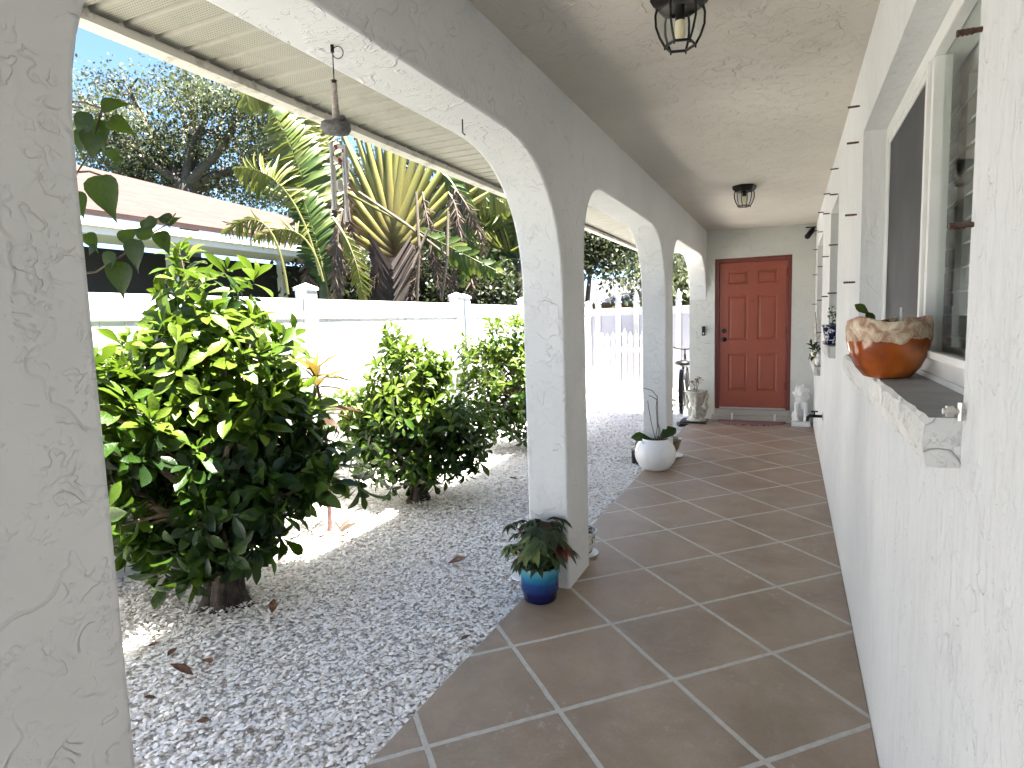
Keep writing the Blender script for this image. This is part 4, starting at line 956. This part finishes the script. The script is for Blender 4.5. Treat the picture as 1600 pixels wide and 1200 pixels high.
# blue glazed pot with begonia
gl = zgrad('blue_glaze', [(0, (.003, .004, .022)), (.30, (.006, .010, .085)), (.58, (.008, .055, .20)), (.76, (.02, .20, .34)), (1, (.12, .38, .42))], 0, .19)
prof = [(.070, 0), (.084, .008), (.090, .03), (.088, .04), (.093, .05)]
for k in range(7): prof += [(.097+.002*(k % 2), .06+k*.011)]
prof += [(.102, .145), (.106, .155), (.107, .18), (.103, .190), (.094, .190), (.090, .16)]
b_ = potted('potted_begonia', 'dark star leaved begonia in a blue glazed pot at the first post', (-1.175, 2.86, .0), prof, gl, (.091, .165))
P = []; D = []; N = []; L = []; T = []; m = MB()
for i in range(62):
    a = random.uniform(0, 6.28); r = random.uniform(.02, .17); h_ = .25+random.uniform(-.07, .17)*(1-r*2.0)
    c = Vector((r*math.cos(a), r*math.sin(a), max(.19, h_)+.03)); ax = Vector((math.cos(a)*.7, math.sin(a)*.7, .7)); sz = random.uniform(.06, .105)
    m.tube([(c.x*.3, c.y*.3, .17), (c.x*.7, c.y*.7, c.z*.95), c], .003, 5)
    tn = random.uniform(0, .8); s1 = ax.cross(Vector((0, 0, 1))).normalized()
    for j in range(6):
        an = (j-2.5)*.75+random.uniform(-.1, .1); f = Vector((math.cos(a), math.sin(a), -.35))
        d = f*math.cos(an)+s1*math.sin(an); P.append(c); D.append(d+Vector((0, 0, -.02))); N.append(ax+Vector((0, 0, .5))); L.append(sz*(1-.10*abs(j-2.5))); T.append(1.0 if random.random() < .05 else tn+random.uniform(-.1, .15))
STAR = leaf_tpl([(0, .16), (.35, .24), (.65, .17), (.85, .08), (1, .005)], .5, .35)
leaves('begonia_leaves', P, D, N, L, np.clip(T, 0, 1), STAR, M['begonia'], b_); m.build('stems', simple('red_stem', (.16, .05, .03), .5), b_)
# patterned pot behind the first post
def pat(name, a, b, sc_=26, th=.5):
    s = NT(name); v = s.n('ShaderNodeTexNoise'); p_ = s.pos((1,1,1), True); s.l(p_, 0, v, 'Vector'); v.inputs['Scale'].default_value = sc_; v.inputs['Detail'].default_value = 2; v.inputs['Distortion'].default_value = 1.2
    s.col(s.ramp(v, [(th, a), (th+.03, b)])).rough(.2); return s.m
pp = potted('potted_plant', 'small dark plant in a white pot with painted flowers, half behind the first post', (-1.165, 3.53, .0), [(.05, .012), (.066, .02), (.082, .08), (.088, .135), (.097, .145), (.097, .155), (.088, .155), (.082, .12)], pat('painted_flowers', (.72, .70, .64), (.07, .09, .045), 24, .55), (.083, .125))
m = MB(); m.lathe([(.001, .002), (.085, .002), (.105, .014), (.101, .016), (.07, .010), (.001, .010)], n=32); m.build('saucer', M['white_glaze'], pp, smooth=40)
q = rosettes(np.array([[-.03, .02, .16], [-.05, .05, .2], [0, .03, .15]]), np.array([[-.3, .3, 1.], [-.4, .3, .9], [0, 0, 1]]), 6, .06, .10, np.array([.1, .2, .15]), (20, 80)); leaves('plant_leaves', q[0], q[1], q[2], q[3], np.clip(q[4], 0, 1), OBOV, M['leafA'], pp)
m = MB(); m.lathe([(.001, .004), (.05, .004), (.075, .022), (.073, .026), (.046, .012), (.001, .012)], n=32); tag(m.build('saucer', M['white_glaze'], None, smooth=40), 'empty white saucer on the shells left of the blue pot', 'saucer').location = (-1.37, 3.10, -.022)
bpy.context.view_layer.update()
# white round pot with orchid
prof = []
for k in range(23):
    t_ = k/22; z = .015+.275*t_; r = .118+.075*math.sin(math.pi*min(1, t_*.95+.03))**.8+.0016*(k % 2); prof.append((r, z))
prof = [(.10, 0)]+prof+[(.125, .300), (.118, .300), (.116, .27)]
ph = potted('potted_orchid', 'leafless stemmed orchid in a large round ribbed white pot by the second post', (-1.165, 5.83, 0), prof, M['white_glaze'], (.118, .282), n=48)
m = MB()
for pts in ([(0, 0, .28), (.02, .0, .42), (.01, 0, .60), (.02, 0, .70), (-.03, 0, .76), (-.11, 0, .78)], [(.0, .01, .28), (-.04, .01, .45), (-.06, 0, .58), (-.07, 0, .66)], [(.03, 0, .28), (.025, 0, .5), (.02, 0, .71)], [(.02, 0, .67), (-.03, 0, .70), (-.06, 0, .71)], [(.05, 0, .28), (.04, 0, .40), (.025, 0, .45)]):
    m.tube(pts, .004, 6)
m.build('flower_stalks', simple('brown_stalk', (.10, .085, .05), .6), ph)
leaves('orchid_leaves', [(.03, 0, .28), (-.03, 0, .29), (.02, .02, .28), (-.02, -.02, .28)], [FR*.8+Vector((0, 0, .75)), FR*-1+Vector((0, 0, .28)), FR*.5+FB*.6+Vector((0, 0, .5)), FR*-.6-FB*.4+Vector((0, 0, .1))], [FR*-.8-CW*.8+Vector((0, 0, .6)), Vector((0, 0, 1))-FB*.8, Vector((0, 0, 1)), Vector((0, 0, 1))], [.20, .19, .14, .12], [.35, .25, .3, .2], OBOV, M['leafA'], ph, W=[.36, .30, .3, .3])
p2 = potted('potted_plant', 'leafy green plant in a dark green bowl pot with saucer, half behind the second post', (-1.165, 6.42, 0), [(.06, .012), (.085, .02), (.125, .09), (.15, .18), (.155, .19), (.145, .19), (.12, .12)], simple('olive_glaze', (.12, .11, .05), .3, var=.4, scale=20), (.14, .16))
m = MB(); m.lathe([(.001, .002), (.13, .002), (.165, .016), (.16, .018), (.11, .010), (.001, .010)], n=32); m.build('saucer', M['white_glaze'], p2, smooth=40)
q = rosettes(np.array([[0, 0, .18], [.05, 0, .18]]), np.array([[0, 0, 1.], [.3, 0, 1.]]), 6, .06, .10, np.array([.3, .2]), (20, 80)); leaves('plant_leaves', q[0], q[1], q[2], q[3], np.clip(q[4], 0, 1), OBOV, M['leafA'], p2)
p3 = potted('potted_plant', 'small green plant in a dark pot on the shells left of the white round pot', (-1.40, 6.12, -.03), [(.04, 0), (.06, .01), (.065, .12), (.06, .12), (.055, .1)], M['black_metal'], (.056, .105))
q = rosettes(np.array([[-.02, 0, .14], [-.03, .02, .19], [-.01, 0, .22]]), np.array([[-.2, 0, 1.]]*3), 6, .05, .09, np.array([.6, .7, .8]), (20, 95)); leaves('plant_leaves', q[0], q[1], q[2], q[3], np.clip(q[4], 0, 1), OBOV, M['leafA'], p3)
# swan planter by the back wall
sw = thing('swan_planter', 'weathered white urn held by swans with a red flowering plant, left of the red door', 'planter', (-1.17, 8.70, .0))
m = MB(); m.lathe([(.05, .20), (.085, .24), (.11, .33), (.128, .40), (.145, .415), (.145, .43), (.125, .43), (.11, .36)], n=28, wob=lambda r, z, a, j: (r*(1+.02*math.cos(14*a)), z)); m.build('urn_bowl', M['stone'] if 'stone' in M else simple('weathered_concrete', (.42, .41, .36), .85, var=.3, scale=25, bump=.004), sw, smooth=40)
wc_m = simple('weathered_concrete_base', (.46, .45, .40), .85, var=.35, scale=22, bump=.004)
m = MB()
for k in range(3):
    a = k*2.1+.6; c_, s_ = math.cos(a), math.sin(a)
    m.ell((.075*c_, .075*s_, .12), (.065, .05, .075), 12, 8); m.tube([(.10*c_, .10*s_, .13), (.155*c_, .155*s_, .19), (.135*c_, .135*s_, .27), (.165*c_, .165*s_, .33), (.15*c_, .15*s_, .375), (.125*c_, .125*s_, .36)], [.03, .024, .020, .018, .022, .008], 8)
m.lathe([(.001, .0), (.13, 0), (.135, .03), (.10, .05), (.06, .12), (.06, .22), (.001, .22)], n=24)
m.build('swan_base', wc_m, sw, smooth=50)
m = MB(); m.disc(.115, .405); m.build('soil', M['soil'], sw); m = MB(); m.box(-.20, .14, -.20, .14, .001, .022); m.build('tray', M['black_metal'], sw)
q = rosettes(np.array([[0, 0, .56], [-.06, 0, .52], [.03, .02, .60]]), np.array([[0, 0, 1.], [-.5, 0, 1.], [.2, 0, 1]]), 7, .05, .09, np.array([1., .95, 1.]), (20, 90)); leaves('red_leaves', q[0], q[1], q[2], q[3], np.clip(q[4], .9, 1), OBOV, M['begonia'], sw)
m = MB(); [m.tube([(0, 0, .40), (x*.6, 0, .5), (x, 0, .56)], .004, 5) for x in (-.06, 0, .03)]; m.build('stems', M['branch'], sw)
# shoes / dark object by it
m = MB(); m.ell((0, 0, .022), (.035, .10, .022)); m.tube([(0, -.02, .03), (0, -.09, .05)], [.02, .03], 8); o = m.build('garden_clog', M['black_metal'], None, smooth=60); o.location = (-1.30, 8.35, -.02); o.rotation_euler = (0, 0, -.6); tag(o, 'small black object lying on the shells beside the swan planter', 'clog')
# lion statue (one continuous surface)
li = thing('lion_statue', 'white seated lion statue on a plinth between red door and side wall', 'statue', (.135, 8.72, 0))
m = MB(); m.box(-.11, .11, -.13, .13, .0, .045); m.box(-.10, .10, -.12, .12, .045, .06); m.build('plinth', M['plaster'], li, bevel=.004)
m = MB()
m.ell((0, .03, .20), (.078, .085, .16)); m.ell((0, .0, .29), (.072, .065, .10))
for s_ in (-1, 1):
    m.tube([(s_*.052, -.055, .30), (s_*.055, -.075, .18), (s_*.05, -.085, .07)], [.034, .026, .024], 10); m.ell((s_*.05, -.105, .075), (.030, .036, .020))
    m.ell((s_*.072, .02, .12), (.040, .075, .065)); m.ell((s_*.082, -.05, .075), (.025, .05, .018))
    m.ell((s_*.045, -.01, .505), (.020, .012, .022))
m.ell((0, -.015, .42), (.085, .065, .095)); m.ell((0, -.04, .36), (.070, .05, .075)); m.ell((0, -.075, .435), (.050, .035, .055)); m.ell((0, -.108, .415), (.028, .028, .026)); m.ell((0, -.12, .435), (.012, .016, .022))
for k in range(34):
    a = k*2.4; q_ = .058+.034*((k % 3)/2); m.ell((q_*math.cos(a), -.040-.06*(1-q_/.1), .42+q_*1.08*math.sin(a)), (.017, .022, .022), 8, 6)
for k in range(9): m.ell((random.uniform(-.05, .05), -.065, .33-.012*k), (.016, .018, .028), 8, 6)
for s_ in (-1, 1): m.ell((s_*.022, -.108, .455), (.011, .009, .007), 8, 6)
o = m.build('lion_body', M['plaster'], li); r_ = o.modifiers.new('remesh', 'REMESH'); r_.mode = 'VOXEL'; r_.voxel_size = .007; r_.use_smooth_shade = True
# door mat
s = NT('braided_mat'); wv = s.n('ShaderNodeTexWave', wave_type='RINGS'); wv.inputs['Scale'].default_value = 14; wv.inputs['Distortion'].default_value = 5; wv.inputs['Detail'].default_value = 3; p_ = s.pos((1,1,1), True); s.l(p_, 0, wv, 'Vector')
s.col(s.ramp(wv, [(.2, (.16, .04, .045)), (.5, (.30, .17, .16)), (.75, (.50, .42, .38)), (1, (.18, .03, .04))])).rough(.95); s.bump(wv, .006, 1)
m = MB(); n = 28; vs = [(-.44, .0, .016), ]
vs = [(.43*math.cos(math.pi+math.pi*k/n), .34*math.sin(math.pi+math.pi*k/n), .016) for k in range(n+1)]
m.add(vs+[(x*1.01, y*1.02, .001) for x, y, z in vs], [tuple(range(n+1))]+[(i+n+1, i+1+n+1, i+1, i) for i in range(n)]+[(0, n, 2*n+1, n+1)])
o = m.build('door_mat', s.m); o.location = (-.47, 8.84, .001); tag(o, 'half round braided red and grey door mat below the red door', 'door mat')
# doorbell, security camera, tap
m = MB(); m.box(-.022, .022, -.028, 0, -.065, .065); o = m.build('doorbell', M['black_metal'], bevel=.006); o.location = (-1.108, YB-.001, 1.24); tag(o, 'black doorbell unit on the wall left of the red door', 'doorbell')
m = MB(); m.tube([(0, -.004, 0), (0, -.012, 0)], .012, 10); m.build('button', M['metal'], o).location = (0, -.022, -.035)
sc_ = thing('security_camera', 'small black security camera high in the corner above the red door', 'camera', (.215, YB-.06, 2.49))
m = MB(); m.tube([(.03, .0, .045), (.03, 0, .03), (0, -.02, 0)], [.025, .010, .010], 10); m.tube([(-.06, 0, .045), (.06, 0, .045)], .008, 8); m.build('bracket', M['black_metal'], sc_)
m = MB(); m.tube([(.02, .02, .01), (-.045, -.10, -.085)], [.034, .034], 16); m.build('camera_body', M['black_metal'], sc_, bevel=.006); m = MB(); m.tube([(-.045, -.10, -.085), (-.048, -.106, -.0895)], .024, 16); m.build('lens', M['dark'], sc_)
fa = thing('garden_tap', 'dark garden tap sticking out of the side wall near the lion', 'tap', (.279, 6.25, .50))
m = MB(); m.box(-.006, .0, -.03, .03, -.03, .03); m.build('wall_plate', M['metal'], fa)
m = MB(); m.tube([(-.006, 0, 0), (-.10, 0, 0)], .014, 10); m.tube([(-.09, 0, .01), (-.125, 0, -.015), (-.13, 0, -.05)], [.016, .016, .014], 10); m.tube([(-.07, 0, 0), (-.07, 0, .04)], .007, 8); m.build('spout', M['black_metal'], fa, smooth=50)
m = MB(); m.tube([(-.07, -.03, .042), (-.07, .03, .042)], .007, 8); m.tube([(-.10, 0, .042), (-.04, 0, .042)], .007, 8); m.build('handle', M['black_metal'], fa)
# ------------------------------------------------------------------ things on the ledges
def amber_mat():
    s = NT('amber_glaze'); tc = s.pos((1,1,1), True); sp = s.n('ShaderNodeSeparateXYZ'); s.l(tc, 0, sp, 0)
    n = s.noise(tc, 16, 3, .6); zz = s.math('MULTIPLY_ADD', s.math('SUBTRACT', n, .5), .055, c=sp.outputs[2])
    up = s.math('GREATER_THAN', zz, .108)
    n2 = s.noise(tc, 26, 5, .7, 1.0)
    rough_band = s.ramp(n2, [(.30, (.13, .07, .04)), (.45, (.42, .26, .17)), (.56, (.60, .47, .33)), (.70, (.74, .68, .52))])
    glaze = s.ramp(s.noise(tc, 9, 3), [(.3, (.13, .025, .008)), (.55, (.33, .075, .010)), (.75, (.45, .13, .018))])
    s.col(s.mix(up, glaze, rough_band)); rr = s.math('MULTIPLY_ADD', up, .55, c=.12); s.t.links.new(rr.outputs[0], s.b.inputs['Roughness'])
    s.bump(s.math('MULTIPLY', s.math('ADD', n2, .6), up), .007, 1); return s.m
def wob(r, z, a, j):
    k = max(0, (z-.08)/.08); return r*(1+.03*k*math.sin(2*a+1)+.015*k*math.sin(5*a)), z+k*(.007*math.sin(2*a+.5)+.004*math.sin(5*a+1))
prof = [(.050, 0), (.062, .004), (.083, .03), (.100, .07), (.108, .11), (.108, .145), (.104, .165), (.099, .167), (.097, .15), (.09, .12)]
ap = thing('succulent_bowl', 'amber glazed bowl with a rough cream band holding succulents on the nearest window ledge', 'potted plant', (.258, 2.08, 1.257))
m = MB(); m.lathe(prof, n=48, wob=wob); m.disc(.05, .0005); m.build('bowl', amber_mat(), ap, smooth=50)
m = MB(); m.disc(.098, .143); m.build('soil', M['soil'], ap)
q = rosettes(np.array([[0, .0, .15], [.04, -.03, .15], [.02, .04, .15], [-.03, -.04, .15]]), np.array([[0, 0, 1.]]*4), 7, .025, .045, np.array([.2, .1, .3, .15]), (10, 80)); leaves('succulents', q[0], q[1], q[2], q[3], np.clip(q[4], 0, 1), OBOV, leaf_mat('dark_succulent', [(0, (.03, .03, .03)), (1, (.08, .10, .05))], .4, .05), ap, W=q[3]*1.3)
leaves('paddle_leaf', [(-.03, .02, .145), (-.045, .03, .18)], [FR*-.5+Vector((0, 0, 1)), FR*-.9+Vector((0, 0, .8))], [-CW, -CW], [.05, .05], [.5, .4], OBOV, M['leafV'], ap, W=[.07, .07])
m = MB(); m.tube([(.03, -.01, .14), (.028, -.01, .20)], [.004, .003], 6); m.build('plant_tag', M['white_paint'], ap)
bp = potted('potted_plant', 'small green plant in a blue and white patterned tapered pot on the middle window ledge', (.262, 4.86, 1.222), [(.035, .008), (.040, .012), (.060, .125), (.066, .13), (.066, .14), (.058, .14), (.055, .12)], pat('blue_white_pattern', (.012, .015, .07), (.62, .62, .62), 42, .54), (.056, .125))
m = MB(); m.lathe([(.001, .001), (.045, .001), (.056, .009), (.052, .010), (.001, .006)], n=24); m.build('saucer', simple('blue_saucer', (.02, .02, .08), .2), bp)
tips = np.array([(rng.uniform(-.02, .02), rng.uniform(-.02, .02), z) for z in (.14, .16, .19, .21, .24, .26)]); q = rosettes(tips, rng.normal(0, .5, (6, 3))+[0, 0, 1], 5, .02, .045, rng.uniform(.5, .8, 6), (20, 95)); leaves('plant_leaves', q[0], q[1], q[2], q[3], np.clip(q[4], 0, 1), OBOV, M['leafA'], bp, W=q[3]*1.5)
m = MB(); m.tube([(0, 0, .12), (.005, 0, .19), (-.005, 0, .26)], .002, 5); m.build('stem', M['branch'], bp)
wp = potted('potted_orchid', 'white pot with dark leaves and pale blossoms on the farthest window ledge', (.262, 7.28, .905), [(.040, .0), (.055, .01), (.070, .06), (.066, .12), (.072, .13), (.064, .13), (.058, .11)], pat('white_olive_glaze', (.62, .61, .55), (.16, .16, .07), 18, .56), (.06, .115))
q = rosettes(np.array([[0, 0, .15], [0, -.03, .16], [-.03, 0, .17], [-.05, 0, .19]]), np.array([[-.2, 0, 1.], [0, -.3, 1.], [-.5, 0, 1.], [-.3, .2, 1]]), 6, .08, .15, np.array([.05, .1, .2, .1]), (25, 90)); leaves('plant_leaves', q[0], q[1], q[2], q[3], np.clip(q[4], 0, 1), OBOV, M['leafA'], wp)
m = MB(); m.tube([(0, 0, .13), (-.01, 0, .30), (-.02, 0, .45), (-.03, 0, .55)], .003, 5); m.build('flower_stalk', M['branch'], wp)
tips = np.array([(-.03, -.02, .27), (-.025, 0, .32), (-.03, 0, .38), (-.03, .0, .46)]); q = rosettes(tips, rng.normal(0, .4, (4, 3))+[-1, -1, 0], 6, .03, .045, np.array([.5]*4), (60, 90)); leaves('blossoms', q[0], q[1], q[2], q[3], np.clip(q[4], 0, 1), OBOV, leaf_mat('pale_blossom', [(0, (.6, .55, .42)), (1, (.72, .68, .58))], .6, .3, (.7, .6, .5)), wp, W=q[3]*1.6)
m = MB(); m.ell((0, 0, .05), (.035, .035, .05)); m.ell((0, -.01, .11), (.022, .022, .024)); m.ell((0, -.035, .112), (.007, .014, .006)); o = m.build('dove_figurine', M['white_glaze'], smooth=70); o.location = (.262, 7.03, .900); tag(o, 'small white figurine at the near end of the farthest window ledge', 'figurine')
# ------------------------------------------------------------------ bicycle and white urn outside
bk = thing('bicycle', 'black cruiser bicycle seen from behind, parked on the shells past the third arch', 'bicycle', (-1.50, 9.55, -.035), .10)
def ringmesh(m, c, R_, r_, n=28, k=8):
    for i in range(n):
        pass
    vs = []; fs = []
    for i in range(n):
        a = i*2*math.pi/n
        for j in range(k):
            b = j*2*math.pi/k; rr = R_+r_*math.cos(b); vs.append((c[0]+r_*math.sin(b), c[1]+rr*math.cos(a), c[2]+rr*math.sin(a)))
    for i in range(n):
        for j in range(k): fs.append((i*k+j, ((i+1) % n)*k+j, ((i+1) % n)*k+(j+1) % k, i*k+(j+1) % k))
    m.add(vs, fs)
for y in (0, 1.08):
    m = MB(); ringmesh(m, (0, y, .33), .300, .034); w = m.build('wheel', M['black_metal'], bk, smooth=60)
    m = MB(); ringmesh(m, (0, y, .33), .275, .010)
    for k in range(18): a = k*math.pi/9; m.tube([(.02*(-1)**k, y, .33), (0, y+.27*math.cos(a), .33+.27*math.sin(a))], .0012, 4)
    m.tube([(-.04, y, .33), (.04, y, .33)], .018, 8); m.build('rim', M['black_metal'], w)
m = MB(); m.tube([(0, .42, .30), (0, .30, .72)], .018, 8); m.tube([(0, .42, .30), (0, .90, .72)], .018, 8); m.tube([(0, .32, .62), (0, .88, .78)], .018, 8); m.tube([(0, .92, .66), (0, .86, .86)], .02, 8)
for s_ in (-1, 1): m.tube([(s_*.05, 0, .33), (0, .40, .31)], .010, 6); m.tube([(s_*.05, 0, .33), (0, .31, .64)], .009, 6); m.tube([(s_*.055, 1.08, .33), (s_*.04, .93, .64)], .012, 6)
m.build('frame', M['black_metal'], bk)
m = MB(); m.ell((0, .24, .76), (.125, .12, .05)); m.ell((0, .38, .765), (.045, .12, .03)); m.build('saddle', M['black_metal'], bk, smooth=60)
m = MB(); m.tube([(0, .86, .86), (0, .84, .96)], .012, 8); m.tube([(-.30, .58, .97), (-.26, .74, 1.02), (-.12, .84, .96), (0, .85, .94), (.12, .84, .96), (.26, .74, 1.02), (.30, .58, .97)], .011, 8); m.build('handlebar', M['black_metal'], bk)
m = MB(); m.tube([(0, -.06, .56), (0, -.072, .56)], .035, 14); m.build('reflector', simple('orange_reflector', (.8, .16, .04), .2), bk)
fm = MB()
for i in range(10):
    a0, a1 = math.radians(200-i*14), math.radians(200-(i+1)*14)
    fm.add([(-.032, .355*math.cos(a0), .33+.355*math.sin(a0)), (.032, .355*math.cos(a0), .33+.355*math.sin(a0)), (.032, .355*math.cos(a1), .33+.355*math.sin(a1)), (-.032, .355*math.cos(a1), .33+.355*math.sin(a1))], [(0, 1, 2, 3)])
fm.build('mudguard', M['black_metal'], bk, solid=.003)
m = MB(); m.tube([(-.12, .42, .16), (.02, .42, .30), (.12, .42, .44)], .010, 6); m.box(-.20, -.11, .38, .46, .145, .17); m.box(.11, .20, .38, .46, .43, .455); m.build('pedals', M['black_metal'], bk)
ur = thing('garden_urn', 'white pedestal garden urn partly behind the first post, in front of the gate', 'urn', (-2.90, 9.45, -.04))
m = MB(); m.lathe([(.001, 0), (.13, 0), (.13, .05), (.09, .07), (.075, .12), (.11, .15), (.11, .17), (.06, .20), (.065, .45), (.12, .58), (.17, .66), (.20, .68), (.20, .70), (.17, .70), (.10, .60), (.001, .58)], n=28); m.build('urn_body', M['plaster'], ur, smooth=40)
# ------------------------------------------------------------------ fallen leaves
def fallen():
    T, Fq = leaf_tpl([(0, .03), (.25, .22), (.5, .28), (.75, .18), (1, .02)], .7, -.35)
    me = bpy.data.meshes.new('fallen_leaf'); me.from_pydata([tuple(v) for v in T], [], [tuple(f) for f in Fq]); me.materials.append(M['dryleaf']); me.polygons.foreach_set('use_smooth', [True]*len(me.polygons))
    spots = [(700, 880, 'curled dry brown leaf with a stalk, alone in the middle of the shells', .12), (302, 1055, 'rust brown dry leaf on the shells in front of the big trunk', .10), (318, 1030, 'brown dry leaf just behind the rust brown one', .08), (262, 1025, 'small dry leaf nearest the first post edge', .06),
             (245, 1090, 'small dark dry leaf low beside the near post', .05), (425, 958, 'dry leaf right of the big trunk', .08), (395, 880, 'reddish dry leaf behind the big trunk', .09), (545, 835, 'peach coloured dry leaf in the sunny strip', .10), (808, 748, 'dark brown dry leaf beside the first post', .09), (645, 788, 'dry leaf under the middle shrub', .07),
             (722, 795, 'tiny dry leaf between middle shrub and post', .05), (720, 1000, 'reddish dry leaf near the tile edge', .05), (815, 885, 'magenta petal like leaf on the shells by the blue pot', .05), (230, 1010, 'dry leaf at the foot of the near post', .05), (330, 1125, 'tan dry leaf near the bottom edge', .05)]
    for x, y, lb, s_ in spots:
        d = (x-800)/F*CR-(y-600)/F*CU+CW; t_ = (-.005-H)/d.z; p = EYE+d*t_
        o = bpy.data.objects.new('fallen_leaf', me); COL.objects.link(o); o.location = p; o.scale = (s_, s_, s_); o.rotation_euler = (random.uniform(-.3, .3), random.uniform(-.3, .3), random.uniform(0, 6.28)); tag(o, lb, 'leaf', 'dry leaves fallen on the shells')
fallen()
